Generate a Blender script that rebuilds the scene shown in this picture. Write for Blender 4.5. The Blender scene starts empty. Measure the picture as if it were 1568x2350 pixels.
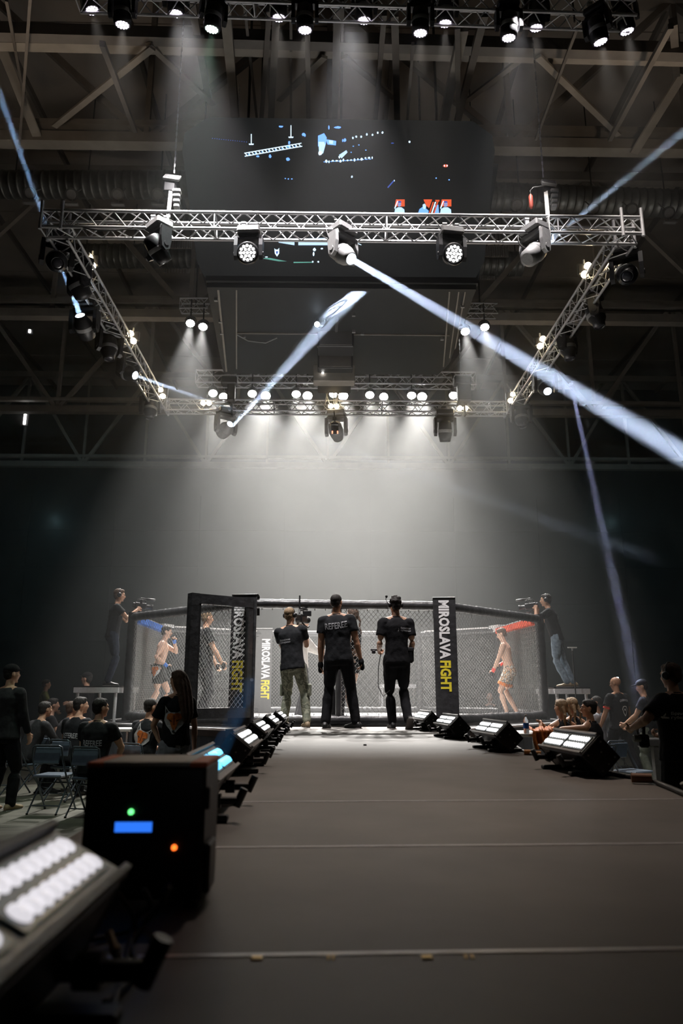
import bpy, bmesh, math, random
from mathutils import Vector, Matrix, Euler
from mathutils.bvhtree import BVHTree

# ------------------------------------------------------------------ camera
scene = bpy.context.scene
COL = scene.collection
R = math.radians
CAM_Z = 1.49
DECK = 1.0
cam_d = bpy.data.cameras.new('camera')
cam_d.sensor_fit = 'VERTICAL'; cam_d.sensor_height = 36.0
cam_d.lens = 36.0 * 1700 / 2350
cam_d.clip_start = 0.05; cam_d.clip_end = 200
cam_d.dof.use_dof = True; cam_d.dof.focus_distance = 11.0; cam_d.dof.aperture_fstop = 2.6
cam = bpy.data.objects.new('camera', cam_d); COL.objects.link(cam)
cam.location = (0, 0, CAM_Z); cam.rotation_euler = (R(103.6), 0, R(-1.11))
scene.camera = cam

# ------------------------------------------------------------------ world, exposure
world = bpy.data.worlds.new('hall_dark'); scene.world = world; world.use_nodes = True
bg = world.node_tree.nodes['Background']
bg.inputs[0].default_value = (0.30, 0.42, 0.45, 1); bg.inputs[1].default_value = 0.012
scene.view_settings.view_transform = 'Standard'; scene.view_settings.look = 'None'
scene.view_settings.exposure = 0.0; scene.view_settings.gamma = 1.0
scene.view_settings.use_curve_mapping = False
cy = scene.cycles
cy.max_bounces = 4; cy.diffuse_bounces = 2; cy.glossy_bounces = 2; cy.transmission_bounces = 3
cy.volume_bounces = 0; cy.transparent_max_bounces = 24
cy.use_denoising = True; cy.sample_clamp_direct = 90; cy.sample_clamp_indirect = 2.0
cy.caustics_reflective = False; cy.caustics_refractive = False
cy.use_adaptive_sampling = True; cy.adaptive_threshold = 0.02
HAZE = 0.0090          # scattering per metre
K_PAR = 6800.0
K_KEY = 420.0          # spots over the cage
K_TOP = 420.0

LIGHTS = [
    (-2.2, 9.0, 11.3, (-1.8, 10.5, 8.6), 3400, 54, .7, (1, .95, .97)),  # three spots added to brighten the front truss
    (0.3, 9.0, 11.3, (0.3, 10.5, 8.6), 3400, 54, .7, (1, .95, .97)),
    (2.8, 9.0, 11.3, (2.4, 10.5, 8.6), 3400, 54, .7, (1, .95, .97)),
    # x, y, z, target, watts, cone, blend, colour  (spots added to light single areas, no fixtures modelled)
    (-3.6, 12.5, 8.3, (-1.6, 15.2, 1.0), 200, 62, .7, (1, .95, .88)),
    (4.2, 12.5, 8.3, (2.2, 15.2, 1.0), 200, 62, .7, (1, .95, .88)),
    (-2.8, 17.8, 8.3, (-.6, 14.2, 1.0), 420, 60, .7, (1, .95, .88)),
    (3.4, 17.8, 8.3, (1.2, 14.2, 1.0), 420, 60, .7, (1, .95, .88)),
    (-5.5, 11.0, 10.5, (-5.5, 12.0, 18.0), 95, 140, .8, (1, .78, .58)),  # pair of up-lights added to lift the roof
    (6.0, 11.0, 10.5, (6.0, 12.0, 18.0), 95, 140, .8, (1, .78, .58)),
    (-7.5, 3.0, 9.0, (-2.8, 10.2, 1.0), 330, 40, 1.0, (.92, 1, .95)),  # added fill on the left crowd
    (8.5, 4.0, 9.0, (4.2, 10.0, 1.0), 260, 36, 1.0, (1, .93, .85)),  # added fill on the right crowd
    (-9.0, 24.0, 7.0, (-13.0, 39.0, 8.5), 600, 80, 1.0, (.55, .9, 1)),  # added teal wash lifting the dark back wall, left
    (0.9, 9.1, 11.2, (0.5, 4.5, 1.0), 2100, 28, 1.0, (1, .80, .68)),  # added warm spot brightening the middle of the runway
    (9.5, 24.0, 7.0, (13.5, 39.0, 8.5), 600, 80, 1.0, (.55, .9, 1)),  # matching added teal wash, right
    (-5.5, 20.0, 9.5, (-5.5, 24.0, 18.0), 60, 140, .8, (1, .82, .64)),  # second pair of added roof up-lights, farther back
    (6.0, 20.0, 9.5, (6.0, 24.0, 18.0), 60, 140, .8, (1, .82, .64)),
]


# ------------------------------------------------------------------ helpers
CR = cam.rotation_euler.to_matrix()
def at(px, py, y):
    d = CR @ Vector(((px - 784) / 1700, (1175 - py) / 1700, -1))
    t = y / d.y
    return Vector((0, 0, CAM_Z)) + d * t
def atz(px, py, z):
    d = CR @ Vector(((px - 784) / 1700, (1175 - py) / 1700, -1))
    t = (z - CAM_Z) / d.z
    return Vector((0, 0, CAM_Z)) + d * t

def nmat(name, col, rough=0.6, metal=0.0, var=0.12, scale=14.0, bump=0.0, emit=None, estr=0.0, coat=0.0, stretch=None):
    m = bpy.data.materials.new(name); m.use_nodes = True
    nt = m.node_tree; b = nt.nodes['Principled BSDF']
    b.inputs['Roughness'].default_value = rough; b.inputs['Metallic'].default_value = metal
    c = tuple(col) + (1,)
    b.inputs['Base Color'].default_value = c
    if coat: b.inputs['Coat Weight'].default_value = coat
    if var > 0:
        tc = nt.nodes.new('ShaderNodeTexCoord'); no = nt.nodes.new('ShaderNodeTexNoise')
        mp = nt.nodes.new('ShaderNodeMapping')
        if stretch: mp.inputs['Scale'].default_value = stretch
        nt.links.new(tc.outputs['Object'], mp.inputs['Vector']); nt.links.new(mp.outputs[0], no.inputs['Vector'])
        no.inputs['Scale'].default_value = scale; no.inputs['Detail'].default_value = 4
        cr = nt.nodes.new('ShaderNodeValToRGB')
        e = cr.color_ramp.elements
        e[0].position = 0.3; e[1].position = 0.7
        e[0].color = tuple(max(0, x * (1 - var)) for x in col) + (1,)
        e[1].color = tuple(min(1, x * (1 + var)) for x in col) + (1,)
        nt.links.new(no.outputs[0], cr.inputs[0]); nt.links.new(cr.outputs[0], b.inputs['Base Color'])
        if bump > 0:
            bp = nt.nodes.new('ShaderNodeBump'); bp.inputs['Strength'].default_value = bump
            bp.inputs['Distance'].default_value = 0.02
            nt.links.new(no.outputs[0], bp.inputs['Height']); nt.links.new(bp.outputs[0], b.inputs['Normal'])
    if emit:
        b.inputs['Emission Color'].default_value = tuple(emit) + (1,)
        b.inputs['Emission Strength'].default_value = estr
        m.cycles.emission_sampling = 'NONE'
    return m
def vmat(name, dens, aniso, col=(1, 1, 1)):
    m = bpy.data.materials.new(name); m.use_nodes = True; nt = m.node_tree; nt.nodes.clear()
    o = nt.nodes.new('ShaderNodeOutputMaterial'); v = nt.nodes.new('ShaderNodeVolumeScatter')
    v.inputs['Color'].default_value = tuple(col) + (1,); v.inputs['Density'].default_value = dens
    v.inputs['Anisotropy'].default_value = aniso
    nt.links.new(v.outputs[0], o.inputs['Volume'])
    return m

M = {}
M['alu'] = nmat('brushed_aluminium', (0.78, 0.78, 0.80), 0.36, 0.45, 0.08, 30)
M['steel'] = nmat('roof_steel_paint', (0.21, 0.19, 0.165), 0.6, 0.0, 0.15, 3)
M['steel_d'] = nmat('dark_roof_steel', (0.10, 0.09, 0.08), 0.6, 0.0, 0.15, 3)
M['roof'] = nmat('roof_sheet', (0.28, 0.245, 0.21), 0.75, 0.0, 0.25, 0.6)
M['wall'] = nmat('dark_hall_wall', (0.022, 0.036, 0.038), 0.85, 0.0, 0.3, 0.5)
M['drape'] = nmat('black_drape', (0.035, 0.037, 0.037), 0.95, 0.0, 0.3, 1.2)
M['black'] = nmat('black_plastic', (0.012, 0.012, 0.013), 0.45, 0.0, 0.2, 20)
M['blackm'] = nmat('black_powder_coat', (0.02, 0.02, 0.022), 0.4, 0.3, 0.2, 25)
M['greyp'] = nmat('grey_plastic', (0.30, 0.30, 0.30), 0.5, 0.1, 0.1, 25)
M['white'] = nmat('white_paint', (0.8, 0.8, 0.78), 0.5, 0.0, 0.05, 25)
M['duct'] = nmat('galvanised_duct', (0.16, 0.165, 0.16), 0.45, 0.6, 0.15, 8)
M['floor'] = nmat('hall_floor_boards', (0.10, 0.10, 0.075), 0.42, 0.0, 0.3, 3.0, 0.1, stretch=(1, 6, 1))
M['lens_w'] = nmat('lit_lens_white', (1, 1, 1), 0.3, 0, 0, emit=(1.0, 0.97, 0.93), estr=14)
M['lens_hot'] = nmat('lit_lens_hot', (1, 1, 1), 0.3, 0, 0, emit=(1.0, 0.98, 0.95), estr=30)
M['lens_b'] = nmat('lit_lens_blue', (1, 1, 1), 0.3, 0, 0, emit=(0.72, 0.85, 1.0), estr=14)
M['lens_warm'] = nmat('lit_lens_warm', (1, 1, 1), 0.3, 0, 0, emit=(1.0, 0.80, 0.50), estr=22)
M['lens_v'] = nmat('lit_lens_violet', (1, 1, 1), 0.3, 0, 0, emit=(0.93, 0.80, 1.0), estr=6)
M['lens_g'] = nmat('lit_lens_green', (1, 1, 1), 0.3, 0, 0, emit=(0.75, 1.0, 0.85), estr=6)
M['lens_off'] = nmat('dark_glass_lens', (0.05, 0.05, 0.06), 0.08, 0.2, 0.1, 30, coat=1.0)
M['chain'] = nmat('steel_chain', (0.5, 0.5, 0.5), 0.35, 0.8, 0.1, 60)
M['cable'] = nmat('black_rubber_cable', (0.02, 0.02, 0.02), 0.5, 0, 0.2, 40)

def frame(d, up=Vector((0, 0, 1))):
    d = Vector(d).normalized()
    x = d.cross(up)
    if x.length < 1e-4: x = d.cross(Vector((0, 1, 0)))
    x.normalize(); z = x.cross(d).normalized()
    return Matrix((x, d, z)).transposed()      # local y -> d

class MB:
    def __init__(s): s.v = []; s.f = []; s.mi = []; s.sm = []
    def add(s, vs, fs, mi=0, smooth=False):
        n = len(s.v); s.v += [Vector(v) for v in vs]
        for f in fs: s.f.append([i + n for i in f]); s.mi.append(mi); s.sm.append(smooth)
        return s
    def box(s, c, sz, rot=None, mi=0, bev=0.0):
        c = Vector(c); hx, hy, hz = [a / 2 for a in sz]
        if rot is None: rot = Matrix.Identity(3)
        if bev <= 0:
            vs = [Vector((x, y, z)) for x in (-hx, hx) for y in (-hy, hy) for z in (-hz, hz)]
            fs = [(0, 1, 3, 2), (4, 6, 7, 5), (0, 4, 5, 1), (2, 3, 7, 6), (0, 2, 6, 4), (1, 5, 7, 3)]
        else:
            b = min(bev, hx * .9, hy * .9, hz * .9); vs = []; idx = {}
            for sx in (-1, 1):
                for sy in (-1, 1):
                    for szn in (-1, 1):
                        for k in range(3):
                            p = [sx * hx, sy * hy, szn * hz]; q = [sx * (hx - b), sy * (hy - b), szn * (hz - b)]
                            q[k] = p[k]; idx[(sx, sy, szn, k)] = len(vs); vs.append(Vector(q))
            fs = []
            I = lambda a, k: idx[(a[0], a[1], a[2], k)]
            for k in range(3):
                o = [i for i in range(3) if i != k]
                for sg in (-1, 1):
                    q = []
                    for (u, w) in ((-1, -1), (1, -1), (1, 1), (-1, 1)):
                        a = [0, 0, 0]; a[k] = sg; a[o[0]] = u; a[o[1]] = w; q.append(I(a, k))
                    fs.append(q)
                for u in (-1, 1):
                    for w in (-1, 1):
                        a = [0, 0, 0]; a[o[0]] = u; a[o[1]] = w
                        a1 = a[:]; a1[k] = -1; a2 = a[:]; a2[k] = 1
                        fs.append([I(a1, o[0]), I(a2, o[0]), I(a2, o[1]), I(a1, o[1])])
            for sx in (-1, 1):
                for sy in (-1, 1):
                    for szn in (-1, 1): fs.append([I((sx, sy, szn), k) for k in range(3)])
        return s.add([c + rot @ v for v in vs], fs, mi)
    def rod(s, a, b, r, n=6, r2=None, mi=0, smooth=True, caps=True):
        a = Vector(a); b = Vector(b); r2 = r if r2 is None else r2
        if (b - a).length < 1e-6: return s
        F = frame(b - a); vs = []
        for (p, q) in ((a, r), (b, r2)):
            for i in range(n):
                t = 2 * math.pi * i / n; vs.append(p + F @ Vector((math.cos(t) * q, 0, math.sin(t) * q)))
        s.add(vs, [(i, (i + 1) % n, n + (i + 1) % n, n + i) for i in range(n)], mi, smooth)
        if caps: s.add(vs, [list(range(n))[::-1], [n + i for i in range(n)]], mi)
        return s
    def bar(s, a, b, w, h, mi=0, up=Vector((0, 0, 1))):
        a = Vector(a); b = Vector(b); F = frame(b - a, up)
        return s.box((a + b) / 2, (w, (b - a).length, h), F, mi)
    def lathe(s, o, d, prof, n=20, mi=0, sx=1.0, smooth=True, capend=True):
        """prof: (distance along d, radius)"""
        F = frame(d); o = Vector(o); vs = []
        for (t, r) in prof:
            for i in range(n):
                a = 2 * math.pi * i / n; vs.append(o + F @ Vector((math.cos(a) * r * sx, t, math.sin(a) * r)))
        fs = []
        for k in range(len(prof) - 1):
            for i in range(n): fs.append((k * n + i, k * n + (i + 1) % n, (k + 1) * n + (i + 1) % n, (k + 1) * n + i))
        s.add(vs, fs, mi, smooth)
        if capend: s.add(vs, [list(range(n))[::-1], [(len(prof) - 1) * n + i for i in range(n)]], mi)
        return s
    def tube(s, pts, r, n=6, mi=0):
        pts = [Vector(p) for p in pts]
        if not hasattr(r, '__len__'): r = [r] * len(pts)
        vs = []; m = len(pts)
        for k, p in enumerate(pts):
            d = (pts[min(k + 1, m - 1)] - pts[max(k - 1, 0)])
            F = frame(d)
            for i in range(n):
                a = 2 * math.pi * i / n; vs.append(p + F @ Vector((math.cos(a) * r[k], 0, math.sin(a) * r[k])))
        fs = [(k * n + i, k * n + (i + 1) % n, (k + 1) * n + (i + 1) % n, (k + 1) * n + i) for k in range(m - 1) for i in range(n)]
        s.add(vs, fs, mi, True); s.add(vs, [list(range(n))[::-1], [(m - 1) * n + i for i in range(n)]], mi)
        return s
    def prism(s, poly, F, o, t, mi=0):
        """poly in local x,z ; extruded t along local y (both ways half)"""
        n = len(poly); o = Vector(o)
        vs = [o + F @ Vector((p[0], -t / 2, p[1])) for p in poly] + [o + F @ Vector((p[0], t / 2, p[1])) for p in poly]
        fs = [list(range(n))[::-1], [n + i for i in range(n)]] + [(i, (i + 1) % n, n + (i + 1) % n, n + i) for i in range(n)]
        return s.add(vs, fs, mi)
    def build(s, name, mats, parent=None, fixn=True):
        me = bpy.data.meshes.new(name)
        vs = s.v
        if parent is not None and parent.get('_inv'):
            inv = ROOTS[parent.get('_inv')]; vs = [inv @ v for v in s.v]
        me.from_pydata(vs, [], s.f)
        for m in (mats if isinstance(mats, (list, tuple)) else [mats]):
            me.materials.append(M[m] if isinstance(m, str) else m)
        me.polygons.foreach_set('material_index', s.mi); me.polygons.foreach_set('use_smooth', s.sm)
        if fixn:
            b = bmesh.new(); b.from_mesh(me); bmesh.ops.recalc_face_normals(b, faces=b.faces); b.to_mesh(me); b.free()
        me.update()
        o = bpy.data.objects.new(name, me); COL.objects.link(o)
        if parent is not None: o.parent = parent; o['_inv'] = parent.get('_inv', 0)
        return o
ROOTS = {0: None}
BENCH = bpy.data.scenes.new('bench')      # short-lived scene in which meshes are evaluated
def tag(o, label=None, cat=None, group=None, kind=None):
    if label: o['label'] = label
    if cat: o['category'] = cat
    if group: o['group'] = group
    if kind: o['kind'] = kind
    return o
def empty(name, loc, label=None, cat=None, group=None, kind=None, rz=0.0):
    o = bpy.data.objects.new(name, None); COL.objects.link(o); o.location = loc; o.rotation_euler = (0, 0, rz)
    o.empty_display_size = 0.1
    k = len(ROOTS); ROOTS[k] = (Matrix.Translation(Vector(loc)) @ Matrix.Rotation(rz, 4, 'Z')).inverted(); o['_inv'] = k
    return tag(o, label, cat, group, kind)
def copy_tree(o, parent=None):
    c = o.copy(); COL.objects.link(c); c.parent = parent
    for ch in o.children: copy_tree(ch, c)
    return c
def link_light(o, parent):
    COL.objects.link(o)
    if parent is not None:
        o.parent = parent
        if parent.get('_inv'): o.matrix_parent_inverse = ROOTS[parent['_inv']]
    return o
def aim(loc, d): return Matrix.Translation(Vector(loc)) @ frame(d).to_4x4() @ Matrix.Rotation(R(90), 4, 'X').to_4x4()
def spot(loc, d, watts, deg, blend=0.5, col=(1, 1, 1), size=0.06, parent=None):
    l = bpy.data.lights.new('lamp_spot', 'SPOT'); l.energy = watts; l.spot_size = R(deg); l.spot_blend = blend
    l.color = col; l.shadow_soft_size = size
    o = bpy.data.objects.new('lamp_spot', l); o.rotation_mode = 'QUATERNION'
    o.location = loc; o.rotation_quaternion = Vector(d).to_track_quat('-Z', 'Y')
    return link_light(o, parent)
def beamlamp(loc, d, watts, spread, size, col=(0.7, 0.8, 1.0), parent=None):
    l = bpy.data.lights.new('lamp_beam', 'AREA'); l.shape = 'DISK'; l.size = size; l.energy = watts; l.spread = R(spread); l.color = col
    o = bpy.data.objects.new('lamp_beam', l); o.rotation_mode = 'QUATERNION'
    o.location = loc; o.rotation_quaternion = Vector(d).to_track_quat('-Z', 'Y')
    return link_light(o, parent)

for (x, y, z, tg, w, cone, bl, c) in LIGHTS: spot((x, y, z), Vector(tg) - Vector((x, y, z)), w, cone, bl, c, .15)
# ------------------------------------------------------------------ hall shell
XL, XR, YN, YF, ZR = -21.0, 21.0, -4.0, 40.0, 18.6
def slab(name, c, sz, mat): 
    o = MB().box(c, sz).build(name, mat); return tag(o, kind='structure')
slab('floor', (0, 18, -0.1), (42, 44, 0.2), 'floor')
slab('wall_left', (XL - .1, 18, 9.3), (0.2, 44, 18.6), 'wall')
slab('wall_right', (XR + .1, 18, 9.3), (0.2, 44, 18.6), 'wall')
back = slab('wall_back', (0, YF + .1, 9.3), (42, 0.2, 18.6), 'wall')
slab('wall_front', (0, YN - .1, 9.3), (42, 0.2, 18.6), 'wall')
# wall panels on the back wall (horizontal joints)
for i in range(9):
    for j in range(6):
        MB().box((XL + 2.33 + i * 4.667, YF - .04, 1.05 + j * 2.0), (4.6, 0.08, 1.95)).build('panel', 'wall', back)
ceil = tag(MB().box((0, 18, ZR + .1), (42, 44, 0.2)).build('ceiling', 'roof'), kind='structure')
# purlins and ribbed roof sheets hung below the ceiling
for i in range(12):
    x = XL + 1.9 + i * 3.47
    MB().bar((x, YN, ZR - .12), (x, YF, ZR - .12), 0.10, 0.24).build('purlin', 'steel_d', ceil)
for j in range(11):
    MB().box((0, YN + 2 + j * 4.0, ZR - .02), (42, 3.92, 0.03)).build('roof_sheet', 'roof', ceil)

def roof_truss(y, zb, zt, n, label, ph=0):
    t = empty('roof_truss', (0, y, zb), label, 'roof truss', 'steel roof trusses')
    for (a, b, w, h) in ((zb, 0, .30, .26), (zb + .42, 0, .22, .14), (zt, 0, .30, .30)):
        MB().bar((XL, y, a), (XR, y, a), w, h).build('chord', 'steel', t)
    st = (XR - XL) / n
    for i in range(n):
        x0 = XL + (i + ph) * st
        if x0 + st > XR: break
        xm = x0 + st / 2
        MB().bar((x0, y, zt), (xm, y, zb), .15, .15).build('diagonal', 'steel', t)
        MB().bar((xm, y, zb), (x0 + st, y, zt), .15, .15).build('diagonal', 'steel', t)
        MB().bar((xm, y, zb), (xm, y, zt), .12, .12).build('post', 'steel', t)
        MB().bar((x0, y, zb), (x0, y, zt), .12, .12).build('post', 'steel', t)
    return t
roof_truss(14.6, 13.75, 18.0, 5, 'nearest steel roof truss, its light chord running behind the scoreboard top', .5)
roof_truss(20.6, 12.6, 17.6, 5, 'second steel roof truss, level with the second air duct', .5)
roof_truss(27.2, 12.1, 16.8, 6, 'third steel roof truss, behind the rear lighting truss')
roof_truss(35.0, 12.3, 17.0, 7, 'farthest steel roof truss, near the back wall')
# flat horizontal braces between the roof trusses, and light steel hangers
br = empty('wind_bracing', (0, 11, 14.2), 'crossed flat steel braces under the roof above the top lighting truss', 'bracing')
for (a, b) in (((125, 290, 14.0), (350, 110, 11.2)), ((490, 240, 13.8), (340, 100, 11.2)), ((640, 230, 13.8), (745, 130, 11.4)), ((790, 130, 11.4), (905, 225, 13.8)),
               ((1060, 240, 13.8), (1230, 110, 11.2)), ((1235, 130, 11.2), (1420, 310, 14.2)), ((0, 100, 12.5), (85, 312, 14.4)), ((1568, 170, 12.9), (1455, 352, 14.4))):
    w = .12 if a[0] not in (0, 1568) else .2
    MB().bar(at(*a), at(*b), w, .05).build('brace', 'steel', br)
for (px, a, b, y0, y1) in ((520, 0, 272, 9.5, 13.4), (0, 0, 0, 0, 0)):
    pass
MB().bar(at(514, -20, 9.4), at(541, 275, 14.3), .17, .17).build('brace', 'steel', br)
MB().bar(at(1064, 60, 10.2), at(1018, 278, 14.3), .17, .17).build('brace', 'steel', br)
for (x, y) in ((80, 11.2), (128, 11.0)):
    pass
MB().bar(at(-20, 72, 11.2), at(1600, 120, 11.2), .2, .25).build('beam', 'steel_d', br)
MB().bar(at(-20, 98, 11.5), at(1600, 135, 11.5), .2, .18).build('beam', 'steel', br)
NTH = 'first second third fourth fifth sixth seventh eighth ninth tenth eleventh twelfth thirteenth fourteenth fifteenth sixteenth seventeenth eighteenth nineteenth twentieth'.split()
ROD_ORDER = sorted(range(19), key=lambda k: (70, 235, 440, 560, 620, 636, 668, 706, 775, 787, 882, 906, 948, 1050, 1112, 1330, 1540, 1545, 15)[k])
for i, (xa, ya, xb, yb) in enumerate(((70, -10, 45, 330), (235, 100, 310, 300), (440, 0, 480, 230), (560, 0, 590, 275), (620, 0, 600, 275), (636, 0, 622, 275), (668, 0, 668, 275), (706, 60, 708, 275), (775, 0, 768, 275), (787, 0, 783, 275),
        (882, 30, 862, 275), (906, 30, 912, 275), (948, 100, 935, 278), (1050, 60, 1052, 280), (1112, 30, 1050, 278), (1330, 50, 1230, 320), (1540, 60, 1400, 320), (1545, 50, 1555, 200), (15, 0, 60, 250))):
    w = (.05, .09, .13)[i % 3]
    o = MB().bar(at(xa, ya, 9.9 + .1 * (i % 4)), at(xb, yb, 13.9), w, w).build('ceiling_rod', 'steel_d')
    tag(o, '%s dark steel rod from the left, running back under the roof %s the scoreboard' % (NTH[ROD_ORDER.index(i)], 'left of' if xa < 500 else 'above' if xa < 1070 else 'right of'), 'rod', 'dark rods under the roof')
# spiral ducts, each a corrugated tube
def duct(px0, py0, px1, py1, y, r, label):
    a = at(px0, py0, y); b = at(px1, py1, y); n = int((b - a).length / .22)
    prof = []
    for k in range(n):
        t = k * (b - a).length / n
        prof += [(t, r), (t + .16, r), (t + .17, r * 1.05), (t + .20, r * 1.05), (t + .21, r)]
    o = empty('air_duct', (a + b) / 2, label, 'duct'); MB().lathe(a, b - a, prof, 16).build('duct_tube', 'duct', o, False)
    for u in (.15, .5, .85): c = a.lerp(b, u); MB().rod(c, (c.x, c.y, ZR), .02, 6).build('hanger', 'cable', o)
duct(-40, 424, 440, 424, 18.4, .38, 'ribbed air duct left of the scoreboard, above the round hall lamps')
duct(1120, 450, 1600, 470, 18.4, .38, 'ribbed air duct right of the scoreboard, above the round hall lamps')
duct(150, 588, 462, 588, 23.5, .42, 'ribbed air duct below the left end of the front truss')
duct(1095, 604, 1200, 606, 23.5, .42, 'short stretch of ribbed air duct right of the scoreboard, below the front truss')
for (px, py, side) in ((70, 443, 'left'), (165, 446, 'left'), (271, 447, 'left'), (363, 447, 'left'), (1186, 470, 'right'), (1362, 478, 'right'), (1449, 480, 'right'), (1534, 488, 'right')):
    p = at(px, py, 17.6)
    k_ = {70: 'first', 165: 'second', 271: 'third', 363: 'fourth', 1186: 'first', 1362: 'second', 1449: 'third', 1534: 'fourth'}[px]
    r = empty('hall_lamp', p, '%s unlit round hall lamp from the left under the air duct %s of the scoreboard' % (k_, side), 'lamp', 'unlit hall lamps under the ducts')
    dz = at(px, 437 if side == 'left' else 464, 18.4); MB().rod(p + Vector((.02, 0, -.3)), p + Vector((.02, .1, .1)), .02, 6).rod(p + Vector((.02, .1, .1)), Vector((p.x, 18.3, dz.z)), .02, 6).build('hanger', 'greyp', r)
    d = Vector((0, -.8, -.6))
    MB().lathe(p - d * .18, d, [(0, .05), (.05, .13), (.2, .17), (.24, .17)], 16).build('housing', 'duct', r)
    MB().lathe(p + d * .065, d, [(0, .13), (.012, .12)], 16).build('diffuser', 'greyp', r)
    MB().box(p + Vector((.02, 0, -.3)), (.34, .12, .05)).build('bracket', 'greyp', r)
for i, (x0, x1, yA, yB, y, nm) in enumerate(((386, 448, 551, 571, 22.9, 'left'), (380, 458, 608, 628, 24.5, 'left'), (1106, 1168, 566, 590, 22.9, 'right'), (1100, 1150, 622, 642, 24.5, 'right'))):
    a = at(x0, yA, y); b = at(x1, yB, y)
    g = empty('louvre_panel', (a + b) / 2, '%s ribbed panel under the roof, %s of the scoreboard' % (('upper', 'lower')[i % 2], nm), 'panel')
    MB().box((a + b) / 2, (abs(b.x - a.x), .05, abs(a.z - b.z))).build('backing', 'steel', g)
    for u in (.2, .8): c = a.lerp(b, u); MB().rod((c.x, c.y, a.z), (c.x, c.y, ZR), .02, 6).build('hanger', 'cable', g)
    n = 12
    for k in range(n):
        x = a.x + (b.x - a.x) * (k + .5) / n
        MB().box((x, y - .05, (a.z + b.z) / 2), (.035, .05, abs(a.z - b.z))).build('slat', 'greyp', g)
# two slim lamps far off on the left wall
for (px, py, h, lb) in ((57, 960, .5, 'slim upright lamp glowing on the dark far left wall'), (68, 760, .12, 'small lamp glowing high on the dark far left wall')):
    p = at(px, py, 28); r = empty('wall_lamp', p, lb, 'lamp')
    MB().box(p + Vector((0, .06, 0)), (.26, .08, h + .1)).build('housing', 'blackm', r)
    MB().rod(p - Vector((0, 0, h / 2)), p + Vector((0, 0, h / 2)), .05, 8).build('tube', 'lens_w', r)

# ------------------------------------------------------------------ scoreboard
M['screen'] = nmat('led_screen_dark', (0.02, 0.021, 0.022), 0.5, 0, 0.1, 60, emit=(0.9, 1, 1), estr=0.006)
M['sb'] = nmat('scoreboard_case', (0.007, 0.008, 0.008), 0.6, 0.1, 0.2, 4)
sb = empty('scoreboard', at(785, 750, 15.4), 'huge black four-sided scoreboard hanging over the cage', 'scoreboard')
# under body
b0 = [at(470, 642, 13.1), at(1093, 650, 13.1)]
zb = (b0[0].z + b0[1].z) / 2
def zp(px, py): 
    return atz(px, py, zb)
N0, N1 = zp(472, 644), zp(1098, 650)
F0, F1 = zp(516, 858), zp(1006, 860)
F0b, F1b = zp(516, 845), zp(1030, 840)
low = [N0, N1, zp(1032, 835), F1, F0, zp(510, 845)]
top = [Vector((p.x, p.y + .0, zb + .42)) for p in low]
MB().add(low + top, [[5, 4, 3, 2, 1, 0], [6, 7, 8, 9, 10, 11]] + [(i, (i + 1) % 6, 6 + (i + 1) % 6, 6 + i) for i in range(6)]).build('underside', 'sb', sb)
# near leaning screen: polygon in its own plane
SA = at(777, 645, 13.15); ST = at(777, 272, 11.95)
upv = (ST - SA); Hs = upv.length; upv.normalize()
nrm = Vector((1, 0, 0)).cross(upv); nrm.normalize()      # points back/up or front
if nrm.y > 0: nrm = -nrm
def onscr(px, py, off=0.0):
    d = CR @ Vector(((px - 784) / 1700, (1175 - py) / 1700, -1)); o = Vector((0, 0, CAM_Z))
    t = (SA - o).dot(nrm) / d.dot(nrm); return o + d * t + nrm * off
sp = [onscr(*p) for p in ((470, 636), (1090, 642), (1112, 600), (1136, 345), (1130, 310), (1086, 278), (480, 269), (424, 304), (418, 345), (452, 600))]
bk = [p - nrm * .45 for p in sp]; n = len(sp)
MB().add(sp + bk, [list(range(n)), [n + i for i in range(n)][::-1]] + [(i, (i + 1) % n, n + (i + 1) % n, n + i) for i in range(n)]).build('screen', 'screen', sb)
# side and back screens and core
cB = (SA + ST) / 2
core = [Vector((-2.3, 13.6, zb + .3)), Vector((2.9, 13.6, zb + .3)), Vector((2.9, 17.0, zb + .3)), Vector((-2.3, 17.0, zb + .3))]
ct = [p + Vector((0, 0, 2.7)) for p in core]
MB().add(core + ct, [(3, 2, 1, 0), (4, 5, 6, 7), (0, 1, 5, 4), (1, 2, 6, 5), (2, 3, 7, 6), (3, 0, 4, 7)]).build('core', 'sb', sb)
for sx, xx in ((-1, -2.45), (1, 3.05)):
    q = [Vector((xx, 13.5, zb + .3)), Vector((xx, 17.1, zb + .3)), Vector((xx + sx * .5, 17.3, zb + 2.9)), Vector((xx + sx * .5, 13.3, zb + 2.9))]
    q2 = [p - Vector((sx * .15, 0, 0)) for p in q]
    MB().add(q + q2, [(0, 1, 2, 3), (7, 6, 5, 4), (0, 4, 5, 1), (1, 5, 6, 2), (2, 6, 7, 3), (3, 7, 4, 0)]).build('side_screen', 'screen', sb)
q = [Vector((-2.3, 17.1, zb + .3)), Vector((2.9, 17.1, zb + .3)), Vector((3.2, 17.7, zb + 2.9)), Vector((-2.6, 17.7, zb + 2.9))]
q2 = [p - Vector((0, .15, 0)) for p in q]
MB().add(q + q2, [(0, 1, 2, 3), (7, 6, 5, 4), (0, 4, 5, 1), (1, 5, 6, 2), (2, 6, 7, 3), (3, 7, 4, 0)]).build('rear_screen', 'screen', sb)
for (x, y) in ((-1.8, 14), (2.4, 14), (-1.8, 16.6), (2.4, 16.6)): MB().rod((x, y, zb + 2.9), (x, y, ZR), .03, 8).build('hanger_cable', 'cable', sb)
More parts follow.
